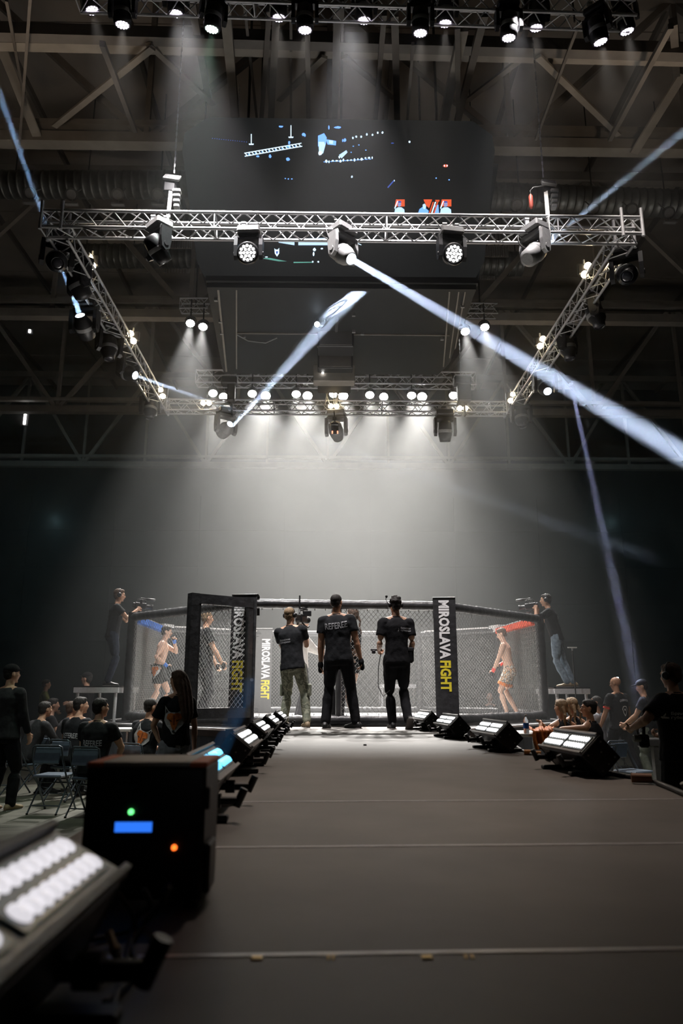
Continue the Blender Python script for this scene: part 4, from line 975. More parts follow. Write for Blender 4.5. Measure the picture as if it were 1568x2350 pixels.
# ------------------------------------------------------------------ people
from mathutils import noise
SK = {'fair': (.62, .36, .24), 'tan': (.42, .22, .13), 'light': (.66, .42, .31)}
for k, c in SK.items(): M['skin_' + k] = nmat('skin_' + k, c, .5, 0, .06, 30)
def cloth(name, c, v=.15, r=.85): M[name] = nmat(name, c, r, 0, v, 22, .25); M[name].node_tree.nodes['Principled BSDF'].inputs['Specular IOR Level'].default_value = .2
cloth('c_black', (.010, .010, .012)); cloth('c_tee', (.012, .013, .015)); cloth('c_charcoal', (.03, .03, .033)); cloth('c_pale_grey', (.30, .31, .34)); cloth('c_navy', (.02, .025, .04)); cloth('c_grey', (.12, .13, .15)); cloth('c_jeans', (.22, .28, .34), .3)
cloth('c_olive', (.13, .15, .12)); cloth('c_light', (.35, .36, .40)); cloth('c_white', (.62, .6, .58), .06); cloth('c_teal', (.05, .30, .22)); cloth('c_shirt_green', (.26, .28, .10)); cloth('c_short', (.02, .02, .02)); cloth('c_denim', (.05, .07, .11))
# camouflage cargo cloth
def camo(name, cols, scale=9):
    m = nmat(name, cols[0], .85, 0, .1, scale, .2); nt = m.node_tree; r = [n for n in nt.nodes if n.type == 'VALTORGB'][0]; r.color_ramp.interpolation = 'CONSTANT'
    e = r.color_ramp.elements; e[0].position = 0; e[0].color = tuple(cols[0]) + (1,); e[1].position = .45; e[1].color = tuple(cols[1]) + (1,)
    for p, c in zip((.53, .6, .66), cols[2:]): q = e.new(p); q.color = tuple(c) + (1,)
    M[name] = m
camo('c_camo', [(.22, .24, .18), (.36, .37, .28), (.14, .15, .11), (.28, .30, .23)])
camo('c_trunks', [(.75, .70, .62), (.10, .09, .09), (.80, .45, .20), (.7, .68, .62)], 22)
for k, c in {'dark': (.012, .009, .007), 'brown': (.06, .03, .015), 'fairb': (.20, .13, .07), 'grey': (.12, .11, .10)}.items(): M['hair_' + k] = nmat('hair_' + k, c, .75, 0, .4, 60, .4, stretch=(1, 1, .2))
M['shoe_b'] = nmat('black_shoe', (.015, .015, .015), .45, 0, .1); M['shoe_w'] = nmat('white_shoe', (.7, .68, .65), .5, 0, .05); M['shoe_t'] = nmat('tan_shoe', (.30, .22, .13), .6, 0, .1); M['sole'] = nmat('shoe_sole', (.22, .2, .19), .6, 0, .1)
M['eyew'] = nmat('eye_white', (.6, .58, .55), .2, 0, 0); M['lip'] = nmat('lips', (.38, .12, .10), .4, 0, 0); M['iris'] = nmat('iris_dark', (.02, .015, .01), .2, 0, 0)
M['glove_blue'] = nmat('blue_wrist_tape', (.03, .14, .5), .5, 0, .1); M['glove_red'] = nmat('red_wrist_tape', (.7, .06, .04), .5, 0, .1)

def fuse(mb, name, mat, parent, vox, sm=2, wr=0.0, seed=0, ws=14):
    me = bpy.data.meshes.new('tmp'); me.from_pydata(mb.v, [], mb.f); b = bmesh.new(); b.from_mesh(me); bmesh.ops.recalc_face_normals(b, faces=b.faces); b.to_mesh(me); b.free()
    o = bpy.data.objects.new('tmp', me); BENCH.collection.objects.link(o)
    m = o.modifiers.new('r', 'REMESH'); m.mode = 'VOXEL'; m.voxel_size = vox; m.adaptivity = 0
    if sm: s = o.modifiers.new('s', 'SMOOTH'); s.factor = .5; s.iterations = sm
    BENCH.view_layers[0].update(); dg = BENCH.view_layers[0].depsgraph; r = bpy.data.meshes.new_from_object(o.evaluated_get(dg))
    bpy.data.objects.remove(o); bpy.data.meshes.remove(me)
    if wr > 0:
        off = Vector((seed * 3.1, seed * 1.7, 0))
        nn = [v.normal.copy() for v in r.vertices]
        for v, n_ in zip(r.vertices, nn):
            p = v.co; k = noise.noise(Vector((p.x * ws, p.y * ws, p.z * ws * .8)) + off) + .5 * noise.noise(Vector((p.x * ws * 2, p.y * ws * 2, p.z * ws * 1.2)) + off)
            v.co = p + n_ * (k * wr)
    r.transform(ROOTS[parent.get('_inv')]) if parent is not None and parent.get('_inv') else None
    r.materials.clear(); r.materials.append(M[mat]); r.name = name
    r.polygons.foreach_set('use_smooth', [True] * len(r.polygons)); r.update()
    o = bpy.data.objects.new(name, r); COL.objects.link(o)
    if parent is not None: o.parent = parent; o['_inv'] = parent.get('_inv', 0)
    return o
def ell(mb, c, F, rx, ry, rz, n=12, m=8):
    vs = []; c = Vector(c)
    for j in range(m + 1):
        t = math.pi * j / m
        for i in range(n):
            a = 2 * math.pi * i / n; vs.append(c + F @ Vector((rx * math.cos(a) * math.sin(t), ry * math.sin(a) * math.sin(t), rz * math.cos(t))))
    mb.add(vs, [(j * n + i, j * n + (i + 1) % n, (j + 1) * n + (i + 1) % n, (j + 1) * n + i) for j in range(m) for i in range(n)]); return mb
def limb(mb, pts, rs, n=10):
    """round-ended tapered limb through pts"""
    mb.tube(pts, rs, n)
    for p, r in zip(pts, rs): ell(mb, p, Matrix.Identity(3), r, r, r, 8, 6)
    return mb
def loft(mb, rings, n=16):
    """rings: (centre, xaxis, yaxis, rx, ry)"""
    vs = []
    for (c, X, Y, rx, ry) in rings:
        for i in range(n):
            a = 2 * math.pi * i / n; ca, sa = math.cos(a), math.sin(a)
            e = .85; ca = math.copysign(abs(ca) ** e, ca); sa = math.copysign(abs(sa) ** e, sa)
            vs.append(c + X * (rx * ca) + Y * (ry * sa))
    k = len(rings)
    mb.add(vs, [(j * n + i, j * n + (i + 1) % n, (j + 1) * n + (i + 1) % n, (j + 1) * n + i) for j in range(k - 1) for i in range(n)] + [list(range(n))[::-1], [(k - 1) * n + i for i in range(n)]]); return mb
def ik(a, b, l1, l2, pole):
    a = Vector(a); b = Vector(b); d = b - a; L = d.length
    if L > (l1 + l2) * .995: b = a + d * ((l1 + l2) * .995 / L); d = b - a; L = d.length
    u = d / L; x = (l1 * l1 - l2 * l2 + L * L) / (2 * L); h = math.sqrt(max(0, l1 * l1 - x * x))
    p = Vector(pole); p = p - u * p.dot(u); p.normalize(); return a + u * x + p * h, b
def lerp(a, b, t): return a + (b - a) * t

def person(loc, face, label, H=1.78, pel=(0, 0, .95), lean=(0, 0), twist=0, hands=((-.24, .06, .78), (.24, .06, .78)), elb=((-.3, -1, 0), (.3, -1, 0)), feet=((-.12, 0, .0), (.12, 0, .0)), knee=((0, 1, 0), (0, 1, 0)),
           look=(0, 0), top='c_tee', bottom='c_black', shoes='shoe_b', skin='fair', hair='hair_dark', style='short', sleeve=.5, shorts=0, fem=False, phones=False, grip=(.5, .5), bulk=1.0, vox=.011, bare=False, cat='person', group=None, face_detail=False, fdir=(0, 0), hem=.86, cap=None, toe=(0, 0), tape=None, heel=(0, 0)):
    s = H / 1.78; root = empty('person', loc, label, cat, group, rz=R(face))
    Rz = Matrix.Rotation(R(face), 3, 'Z'); L0 = Vector(loc)
    W = lambda p: L0 + Rz @ (Vector(p) * s)
    D = lambda v: Rz @ Vector(v)
    wf = .87 if fem else 1.0
    # --- joints in local units
    P = Vector(pel); lx, ly = R(lean[0]), R(lean[1])      # lean forward, lean to the right
    up = Vector((math.sin(ly), math.sin(lx), math.cos(lx) * math.cos(ly))).normalized()
    hipx = Vector((1, 0, 0)); tw = R(twist); shx = Vector((math.cos(tw), math.sin(tw), 0)); shx = (shx - up * shx.dot(up)).normalized()
    ch = P + up * .34; nb = P + up * .52; hc = nb + up * .10 + Vector((0, .02, .085))
    sh = [nb - up * .055 - shx * (.19 * wf), nb - up * .055 + shx * (.19 * wf)]
    hp = [P - hipx * .092 - Vector((0, 0, .03)), P + hipx * .092 - Vector((0, 0, .03))]
    arm = []
    for i in range(2):
        e, w = ik(sh[i], hands[i], .285, .255, elb[i]); arm.append((sh[i], e, w))
    leg = []
    for i in range(2):
        an = Vector(feet[i]) + Vector((0, -.03, .085)); 
        k, a_ = ik(hp[i], an, .435, .425, knee[i]); leg.append((hp[i], k, a_))
    hl = (Matrix.Rotation(R(look[0]), 3, 'Z') @ Matrix.Rotation(R(look[1]), 3, 'X'))
    yb = Vector((0, 1, 0)); yb = (yb - up * yb.dot(up)).normalized()
    sk = MB(); b = bulk
    def rings(infl, prof, low=-.12):
        out_ = []
        for (t, rx, ry, yo) in prof:
            c = P + up * t; X = (hipx * (1 - min(1, max(0, t / .5))) + shx * min(1, max(0, t / .5))).normalized(); X = (X - up * X.dot(up)).normalized(); Y = up.cross(X).normalized()
            out_.append((W(c + Y * yo), D(X), D(Y), (rx * wf * b + infl) * s, (ry * b + infl) * s))
        return out_
    hipw = 1.06 if fem else 1
    body = [(-.10, .13 * hipw, .09, 0), (-.04, .155 * hipw, .105, -.005), (.03, .155 * hipw, .105, -.005), (.13, .128, .092, .0), (.22, .135, .10, .005), (.32, .16, .112, .005), (.41, .172, .108, -.005), (.47, .15, .085, -.01), (.515, .085, .065, -.01), (.54, .055, .055, 0)]
    loft(sk, rings(0, body))
    limb(sk, [W(nb - up * .02), W(lerp(nb, hc, .5)), W(hc - Vector((0, .005, .03)))], [.062 * s * wf, .054 * s * wf, .052 * s * wf])
    for i in range(2):
        S, E, Wr = arm[i]; g = -1 if i == 0 else 1
        limb(sk, [W(nb + up * .015), W(lerp(nb, S, .6) + up * .012), W(S)], [.045 * s, .047 * s, .055 * s * wf])
        limb(sk, [W(S), W(lerp(S, E, .35)), W(lerp(S, E, .7)), W(E), W(lerp(E, Wr, .25)), W(lerp(E, Wr, .6)), W(Wr)], [q * s * (wf if wf == 1 else .82) * (.5 + b * .5) for q in (.056, .053, .047, .040, .043, .036, .027)])
        HH, K, A = leg[i]
        limb(sk, [W(HH), W(lerp(HH, K, .3)), W(lerp(HH, K, .7)), W(K), W(lerp(K, A, .3)), W(lerp(K, A, .65)), W(A)], [q * s * (.5 + b * .5) * (.94 if fem else 1) for q in (.09, .086, .068, .054, .056, .044, .037)])
        # foot
        fd = Vector((math.sin(R(toe[i])), math.cos(R(toe[i])), 0)); pit = R(heel[i]); fv = (fd * math.cos(pit) - Vector((0, 0, math.sin(pit)))); 
        fp = [A - fv * .045 - Vector((0, 0, .05)) * 1, A + fv * .06 - Vector((0, 0, .052)), A + fv * .135 - Vector((0, 0, .058)), A + fv * .185 - Vector((0, 0, .062))]
        if shoes is None: limb(sk, [W(q) for q in fp], [q * s for q in (.035, .036, .03, .02)])
        else: limb(sk, [W(q) for q in fp[:3]], [q * s for q in (.03, .03, .022)])
        if shoes:
            sb_ = MB(); X = fd.cross(Vector((0, 0, 1))).normalized(); Z = X.cross(fv).normalized()
            for (t, rx, h, z) in ((0, .038, .05, -.04), ): pass
            rr = [(-.085, .024, .024, -.055), (-.06, .040, .042, -.042), (0, .042, .05, -.034), (.06, .045, .040, -.046), (.12, .050, .030, -.057), (.17, .045, .025, -.061), (.205, .024, .016, -.067)]
            loft(sb_, [(W(A + fv * t + Z * z), D(X), D(Z), rx * s * (.92 if fem else 1), h * s) for (t, rx, h, z) in rr], 12)
            limb(sb_, [W(A - fv * .01 + Z * -.02), W(A + Z * .02)], [.045 * s, .044 * s], 8)
            so = MB(); loft(so, [(W(A + fv * t + Z * -.083), D(X), D(Z), (rx + .004) * s, .009 * s) for (t, rx, h, z) in rr], 12)
            shoe = fuse(sb_, 'shoe', shoes, root, .0095 if vox < .012 else .014, 1)
            so.build('sole', 'sole', shoe)
        # hand: palm and five fingers
        hd = (Wr - E).normalized(); side = Vector((g, 0, 0)); fwd = Vector((0, 1, 0))
        pn = hd.cross(fwd); 
        if pn.length < .35: pn = hd.cross(Vector((0, 0, 1)))
        pn.normalize()                        # palm normal
        if pn.dot(Vector((-g, 0, 0))) < 0: pn = -pn
        th = pn.cross(hd).normalized()         # spread direction
        if th.dot(fwd + Vector((0, 0, .6))) < 0: th = -th
        c = grip[i]; hs = .9 if fem else 1
        mid = Wr + hd * .05 * hs
        Fh = Matrix((D(th), D(hd), D(pn))).transposed()
        ell(sk, W(mid), Fh, .040 * s * hs, .056 * s * hs, .018 * s * hs, 10, 8)
        for f in range(4):
            k0 = Wr + hd * (.088 - .006 * abs(f - 1.3)) * hs + th * (.030 - .0205 * f) * hs; ln = (.042, .046, .043, .034)[f] * hs; ang = 0; p = k0; pts = [p - hd * .02]
            pts.append(p)
            for seg in range(3):
                ang += c * (.85, 1.05, .9)[seg]; dd = (hd * math.cos(ang) + pn * math.sin(ang)); p = p + dd * ln * (1, .72, .58)[seg]; pts.append(p)
            limb(sk, [W(q) for q in pts], [q * s * hs * (1.0 if vox < .009 else 1.12) for q in (.0098, .0098, .009, .0082, .007)], 6)
        t0 = Wr + hd * .022 * hs + th * .028 * hs; t1 = t0 + (th * .75 + hd * .5 + pn * .3 * c).normalized() * .042 * hs; t2 = t1 + (th * (.25 - .3 * c) + hd * .85 + pn * .6 * c).normalized() * .030 * hs; t3 = t2 + (th * (.1 - .5 * c) + hd * .9 + pn * .6 * c).normalized() * .022 * hs
        limb(sk, [W(q) for q in (t0, t1, t2, t3)], [q * s * hs for q in (.015, .012, .010, .008)], 6)
        if tape:
            MB().rod(W(lerp(E, Wr, .80)), W(Wr + hd * .03), .036 * s, 12).build('wrist_tape', tape, root)
            g_ = MB(); ell(g_, W(Wr + hd * .07), Fh, .048 * s, .05 * s, .034 * s, 12, 8); g_.build('glove', 'c_black' if tape == 'glove_red' else 'c_black', root)
    # head
    Hm = Rz @ hl
    Hp = lambda x, y, z: W(hc) + Hm @ (Vector((x, y, z)) * s * (.95 if fem else 1))
    q = s * (.95 if fem else 1)
    ell(sk, Hp(0, -.012, .035), Hm, .075 * q, .096 * q, .083 * q, 16, 10)
    ell(sk, Hp(0, .022, -.018), Hm, .061 * q, .072 * q, .088 * q, 14, 10)
    ell(sk, Hp(0, .036, -.076), Hm, .046 * q, .048 * q, .034 * q, 12, 8)
    ell(sk, Hp(0, .072, -.095), Hm, .02 * q, .018 * q, .016 * q)
    for g in (-1, 1):
        ell(sk, Hp(g * .036, .058, -.012), Hm, .024 * q, .026 * q, .02 * q); ell(sk, Hp(g * .076, -.006, -.006), Hm, .010 * q, .019 * q, .032 * q)
    limb(sk, [Hp(-.036, .079, .030), Hp(0, .088, .027), Hp(.036, .079, .030)], [.010 * q] * 3, 6)
    limb(sk, [Hp(0, .088, .018), Hp(0, .108, -.016), Hp(0, .100, -.026)], [.009 * q, .0125 * q, .012 * q], 6)
    for g in (-1, 1): ell(sk, Hp(g * .012, .094, -.026), Hm, .008 * q, .010 * q, .008 * q)
    limb(sk, [Hp(-.02, .082, -.055), Hp(0, .090, -.053), Hp(.02, .082, -.055)], [.008 * q, .010 * q, .008 * q], 6)
    body_o = fuse(sk, 'body', 'skin_' + skin, root, vox, 2)
    if face_detail:
        for g in (-1, 1):
            MB.build(ell(MB(), Hp(g * .030, .082, .008), Hm, .0125 * q, .009 * q, .0085 * q), 'eye', 'eyew', root)
            MB.build(ell(MB(), Hp(g * .030, .0895, .008), Hm, .0055 * q, .004 * q, .006 * q), 'iris', 'iris', root)
            MB().tube([Hp(g * .014, .095, .030), Hp(g * .03, .094, .036), Hp(g * .046, .082, .030)], .0042 * q, 6).build('eyebrow', hair if hair else 'hair_brown', root)
        MB().tube([Hp(-.022, .088, -.054), Hp(0, .099, -.051), Hp(.022, .088, -.054)], [.003 * q, .006 * q, .003 * q], 6).build('lips', 'lip', root)
    # hair
    hm = MB()
    if style and style != 'bald':
        ell(hm, Hp(0, -.020, .045), Hm, .081 * q, .098 * q, .083 * q, 18, 12); ell(hm, Hp(0, -.048, .0), Hm, .072 * q, .062 * q, .080 * q, 14, 10)
        ell(hm, Hp(0, .034, .088), Hm, .055 * q, .046 * q, .032 * q, 12, 8)
        if style == 'buzz': hm = MB(); ell(hm, Hp(0, -.018, .042), Hm, .078 * q, .096 * q, .082 * q, 18, 12); ell(hm, Hp(0, -.045, .0), Hm, .069 * q, .060 * q, .072 * q, 14, 10)
        if style == 'curly':
            rr = random.Random(3)
            for k in range(40): a = rr.uniform(0, 6.28); t = rr.uniform(0, 1.7); ell(hm, Hp(.078 * math.sin(t) * math.cos(a), -.018 + .092 * math.sin(t) * math.sin(a) * (1 if math.sin(a) < 0 else .75), .05 + .082 * math.cos(t)), Hm, .018, .018, .018, 7, 5)
        if style == 'long':
            for g in (-1, 0, 1): limb(hm, [Hp(g * .05, -.06, .03), Hp(g * .06, -.085, -.07), W(nb) + Hm @ Vector((g * .065 * s, -.115 * s, -.06 * s)), W(nb) + Hm @ Vector((g * .06 * s, -.125 * s, -.20 * s)), W(nb) + Hm @ Vector((g * .045 * s, -.12 * s, -.30 * s))], [.05 * q, .05 * q, .045 * q, .036 * q, .015 * q], 8)
            for g in (-1, 1): limb(hm, [Hp(g * .066, -.01, .04), Hp(g * .075, -.03, -.05), Hp(g * .078, -.06, -.13)], [.028 * q, .028 * q, .02 * q], 8)
        if style in ('braid', 'braids'):
            for g in ((0,) if style == 'braid' else (-.5, .5)):
                for k in range(13):
                    t = k / 12; p = Hp(g * .09, -.09 - .03 * math.sin(t * 3), .0 - .02 * k) if k < 5 else Hp(g * .11, -.12 + .01 * math.sin(k), -.02 * k - .01 * max(0, k - 5)); ell(hm, p, Hm, (.030 - .014 * t) * q, (.024 - .01 * t) * q, .020 * q, 8, 6)
        hmo = fuse(hm, 'hair', hair, root, .009 if vox < .012 else .012, 1, .0035 if style != 'buzz' else .001, int(loc[0] * 7), 45)
    if cap:
        cm = MB(); ell(cm, Hp(0, -.012, .062), Hm, .086 * q, .102 * q, .072 * q, 18, 12); ell(cm, Hp(0, cap * .11, .055), Hm, .062 * q, .075 * q, .010 * q, 14, 6); fuse(cm, 'cap', 'c_black', root, .011, 1)
    # clothes
    vx = .0125 if vox < .012 else .017
    if not bare:
        tm = MB(); hb = hem - .95
        prof = [(hb, .186 * hipw, .134, 0), (hb + .05, .182 * hipw, .131, 0), (.0, .174 * hipw, .126, 0), (.12, .162, .120, .0), (.22, .160, .122, .005), (.32, .176, .128, .005), (.41, .184, .122, -.005), (.465, .160, .098, -.01), (.51, .100, .078, -.01), (.535, .072, .070, 0)]
        if fem: prof[0] = (hb, .155, .115, 0); prof[1] = (hb + .05, .157, .115, 0)
        loft(tm, rings(0, prof))
        if sleeve > 0:
            for i in range(2):
                S, E, Wr = arm[i]
                if sleeve <= 1: pts = [lerp(nb, S, .75) - up * .01, S, lerp(S, E, sleeve * .55), lerp(S, E, sleeve + .05)]; rs = [.07, .072, .069, .072]
                else: pts = [lerp(nb, S, .75) - up * .01, S, lerp(S, E, .5), E, lerp(E, Wr, .5), lerp(E, Wr, .93)]; rs = [.07, .070, .062, .052, .047, .040]
                limb(tm, [W(x_) for x_ in pts[:2]], [q_ * s * (wf if fem else 1) * (.4 + b * .6) for q_ in rs[:2]]); tm.tube([W(x_) for x_ in pts[1:]], [q_ * s * (.86 if fem else 1) * (.4 + b * .6) for q_ in rs[1:]], 12)
        shirt = fuse(tm, 'shirt', top, root, vx, 2, .006, int(loc[1] * 5), 13)
        if vox < .012 and sleeve < 2: MB.build(loft(MB(), [(W(nb + up * (.018 + .012 * j)), D(shx), D(yb), (.066 - .004 * j) * s * wf, (.064 - .004 * j) * s) for j in range(2)]), 'collar', top, root)
    else: shirt = body_o
    pm = MB()
    prof = [(-.14, .145 * hipw, .105, 0), (-.06, .170 * hipw, .120, -.005), (.02, .158 * hipw, .108, -.005), (.09, .128, .092, 0)]
    if shorts or bare: prof[3] = (.07, .150, .106, 0)
    loft(pm, rings(.002, prof))
    for i in range(2):
        HH, K, A = leg[i]
        if shorts: pm.tube([W(HH), W(lerp(HH, K, shorts * .5)), W(lerp(HH, K, shorts))], [q_ * s * (.5 + b * .5) for q_ in (.098, .098, .100)], 14)
        else: limb(pm, [W(HH), W(lerp(HH, K, .35)), W(lerp(HH, K, .75)), W(K), W(lerp(K, A, .3)), W(lerp(K, A, .7)), W(lerp(K, A, .98))], [q_ * s * (.4 + b * .6) for q_ in (.103, .097, .083, .072, .072, .066, .062)])
    tro = fuse(pm, 'shorts' if shorts else 'trousers', bottom, root, vx, 2, .007, int(loc[0] * 9), 11)
    if phones:
        ph = MB(); ph.tube([Hp(.085 * math.cos(a), -.012, .02 + .108 * math.sin(a)) for a in [math.pi * k / 12 for k in range(13)]], .009 * q, 6); hpn = ph.build('headphones', 'blackm', root)
        for g in (-1, 1): MB().lathe(Hp(g * .070, -.006, .0), Hm @ Vector((g, 0, 0)), [(0, .036), (.012, .042), (.03, .040), (.038, .028)], 14).build('ear_cup', 'blackm', hpn)
        if phones == 'mic': MB().tube([Hp(-.105, .0, .02), Hp(-.135, .0, .08), Hp(-.125, .01, .115)], .005, 6).build('boom_arm', 'blackm', hpn); MB.build(ell(MB(), Hp(-.122, .01, .125), Hm, .018, .018, .022), 'microphone', 'black', hpn)
    info = dict(root=root, W=W, D=D, s=s, shirt=shirt, arm=arm, leg=leg, nb=nb, P=P, up=up, Hp=Hp, Hm=Hm, shx=shx, tro=tro)
    return info
def bvh_of(o):
    me = o.data; mw = o.parent.matrix_basis @ Matrix.Identity(4) if o.parent else Matrix.Identity(4)
    inv = ROOTS[o.get('_inv')].inverted(); return BVHTree.FromPolygons([inv @ v.co for v in me.vertices], [tuple(p.vertices) for p in me.polygons])
def back_text(pi, body, mat, x, z, w, h, bold=.03, name='lettering', bend=0, spacing=1.0, align='CENTER', front=False, rot=0.0):
    """print on the back (or chest): x to the right as seen by the reader, z above the pelvis"""
    sg = 1 if front else -1
    o = pi['W'](pi['P'] + pi['up'] * z) + pi['D'](Vector((x if not front else -x, 0, 0)))
    xd = pi['D'](Vector((1 if not front else -1, 0, 0))); yd = pi['D'](pi['up']); 
    xd = (xd - yd * xd.dot(yd)).normalized(); q = Matrix.Rotation(R(rot), 3, xd.cross(yd)); xd = q @ xd; yd = q @ yd
    return text_mesh(body, mat, mat_from(o, xd, yd), w, h, pi['shirt'], bold, name=name, onto=bvh_of(pi['shirt']), lift=.005, bend=bend, spacing=spacing)
def poly_print(pi, polys, x, z, sc, name='emblem', target=None, dirv=None, rot=0, lift=.006, ud=None):
    """flat printed emblem pushed on to the cloth: polys = [(mat, [(u, v)...])]"""
    tgt = target or pi['shirt']; bv = bvh_of(tgt); nz = dirv or pi['D'](Vector((0, -1, 0))); nz = Vector(nz).normalized()
    yd = ud or pi['D'](pi['up']); xd = yd.cross(nz).normalized(); yd = nz.cross(xd).normalized(); q = Matrix.Rotation(R(rot), 3, nz); xd = q @ xd; yd = q @ yd
    o = pi['W'](pi['P'] + pi['up'] * z) + xd * x; first = None
    for li, (mat, poly) in enumerate(polys):
        b = bmesh.new(); vs = [b.verts.new((u, v, 0)) for u, v in poly]; f = b.faces.new(vs)
        bmesh.ops.triangulate(b, faces=[f]); bmesh.ops.subdivide_edges(b, edges=b.edges[:], cuts=2, use_grid_fill=True); bmesh.ops.triangulate(b, faces=b.faces[:])
        b.verts.index_update(); out_ = []
        for v in b.verts:
            p = o + xd * (v.co.x * sc) + yd * (v.co.y * sc); hit = bv.ray_cast(p + nz * .6, -nz, 1.2)
            out_.append((hit[0] if hit[0] is not None else p + nz * .1) + nz * (lift + .0012 * li))
        mb = MB().add(out_, [[w_.index for w_ in f_.verts] for f_ in b.faces]); b.free(); mb.build(name, mat, tgt, False)
M['fox_o'] = nmat('fox_orange_print', (.62, .17, .03), .7, 0, .25, 40); M['fox_w'] = nmat('fox_white_print', (.55, .55, .55), .7, 0, .1, 30); M['fox_k'] = nmat('fox_black_print', (.02, .02, .02), .7, 0, 0); M['fox_d'] = nmat('fox_dark_orange', (.30, .07, .02), .7, 0, .2, 40)
FOX = [('fox_w', [(-1.0, .1), (-.85, .75), (-.9, 1.5), (-.55, 1.0), (-.3, .85), (.3, .85), (.55, 1.0), (.9, 1.5), (.85, .75), (1.0, .1), (.75, -.35), (.35, -.75), (.12, -1.15), (-.12, -1.15), (-.35, -.75), (-.75, -.35)]),
       ('fox_k', [(-.80, .75), (-.82, 1.25), (-.55, .9)]), ('fox_k', [(.80, .75), (.55, .9), (.82, 1.25)]),
       ('fox_o', [(-.7, .3), (-.6, .7), (-.3, .8), (0, .72), (.3, .8), (.6, .7), (.7, .3), (.42, .05), (.2, -.55), (.1, -.75), (-.1, -.75), (-.2, -.55), (-.42, .05)]),
       ('fox_d', [(-.08, .6), (.08, .6), (.05, -.3), (-.05, -.3)]), ('fox_k', [(-.5, .22), (-.2, .08), (-.22, .0), (-.45, .10)]), ('fox_k', [(.5, .22), (.45, .10), (.22, .0), (.2, .08)]), ('fox_k', [(-.13, -.8), (.13, -.8), (.08, -1.0), (-.08, -1.0)])]

def video_camera(p, d, label, sc=1.0, mic=True, post=False):
    d = Vector(d).normalized(); p = Vector(p); t = empty('video_camera', p, label, 'camera'); F = frame(d); T = lambda x, y, z: p + F @ (Vector((x, y, z)) * sc)
    MB().box(T(0, 0, 0), (.10 * sc, .22 * sc, .12 * sc), F, bev=.012).build('camera_body', 'blackm', t)
    MB().lathe(T(0, .1, 0), d, [(0, .035 * sc), (.05 * sc, .04 * sc), (.09 * sc, .04 * sc), (.1 * sc, .05 * sc), (.13 * sc, .052 * sc)], 16).build('lens_barrel', 'black', t)
    MB().lathe(T(0, .225 * sc / sc, 0), d, [(0, .042 * sc), (.004, .03 * sc)], 16).build('front_lens', 'lens_off', t)
    MB().tube([T(0, -.08, .06), T(0, -.07, .12), T(0, .07, .12), T(0, .09, .06)], .012 * sc, 8).build('top_handle', 'black', t)
    MB().box(T(.09, .0, .07), (.11 * sc, .02 * sc, .075 * sc), F @ Matrix.Rotation(.3, 3, 'Z'), bev=.004).build('monitor', 'blackm', t)
    MB().box(T(0, -.13, .0), (.07 * sc, .05 * sc, .09 * sc), F, bev=.006).build('battery', 'black', t)
    if mic:
        MB().lathe(T(-.02, -.02, .15), F @ Vector((.0, 1, 0)), [(0, .012 * sc), (.12 * sc, .012 * sc), (.13 * sc, .022 * sc), (.27 * sc, .022 * sc), (.285 * sc, .01)], 12).build('microphone', 'black', t)
        MB().rod(T(-.02, .03, .11), T(-.02, .03, .15), .008, 6).build('mic_holder', 'black', t)
    if post: MB().rod(T(-.03, .0, .1), T(-.03, .0, .33), .012, 8).build('antenna_post', 'black', t)
    for g in (-1, 1): MB().tube([T(g * .03, -.05, -.06), T(g * .06, -.02, -.1), T(g * .075, .05, -.12), T(g * .075, .1, -.1)], .013 * sc, 6).build('grip', 'black', t)
    return t
def px(x, y): return (x - 750) * (y * .972 + .05) / 1700    # sideways place of pixel column x on the deck at distance y
TV1, TV2 = 'Брянская', 'губерния'
def tv_logo(pi, x, z, w, col='txt_g'):
    back_text(pi, TV1, col, x + .012, z + w * .11, w, w * .20, .02); back_text(pi, TV2, col, x + .012, z - w * .11, w, w * .20, .02)
    poly_print(pi, [(col, [(-.05, -.5), (.12, -.5), (.12, .2), (.06, .6), (-.0, .2)]), (col, [(-.35, -.5), (-.08, -.35), (-.1, -.1)])], x - w / 2 - .02 if True else 0, z, w * .30)

# --- the group at the gate
c1 = person((px(668, 10.75), 10.75, DECK), -12, 'cameraman in camouflage cargo trousers, black T-shirt and headphones, standing in the open gate', 1.70, feet=((-.10, .05, 0), (.24, .06, 0)), toe=(15, -28), pel=(0.02, 0, .93), lean=(4, -6), hands=((-.05, .30, 1.30), (.14, .32, 1.42)), elb=((-.3, -.3, -1), (.15, -.3, -1)), grip=(.9, .9),
            look=(-15, 2), bottom='c_camo', shoes='shoe_t', hair='hair_fairb', style='short', phones=True, vox=.0085, bulk=1.04, hem=.84)
tv_logo(c1, -.075, .30, .16)
for g, t in ((0, .52), (1, .5)):
    HH, K, A = c1['leg'][g]; s_ = -1 if g == 0 else 1
    o = c1['W'](lerp(HH, K, .9) + Vector((s_ * .085, 0, 0))); MB().box(o, (.035, .13, .17), Matrix.Rotation(R(-12), 3, 'Z'), bev=.012).build('cargo_pocket', 'c_camo', c1['tro'])
video_camera(at(692, 1420, 11.05), (.35, 1, 0), 'shoulder video camera with a long microphone, held up by the cameraman in the gate', 1.05, True, True)
c2 = person((px(777, 10.4), 10.4, DECK), -4, 'referee with REFEREE across his black shirt back, standing with feet apart', 1.83, feet=((-.17, 0, 0), (.23, .06, 0)), toe=(8, -50), pel=(0, 0, .95), lean=(2, -3), hands=((-.245, .04, .86), (.315, .03, .80)), elb=((-.4, -1, 0), (.1, -1, 0)), grip=(.5, .7), look=(-18, 0),
            skin='tan', style='buzz', hair='hair_dark', top='c_tee', bottom='c_black', sleeve=.55, vox=.0085, bulk=1.08)
back_text(c2, 'REFEREE', 'txt_g', -.01, .375, .31, .085, .022, bend=.012, rot=4)
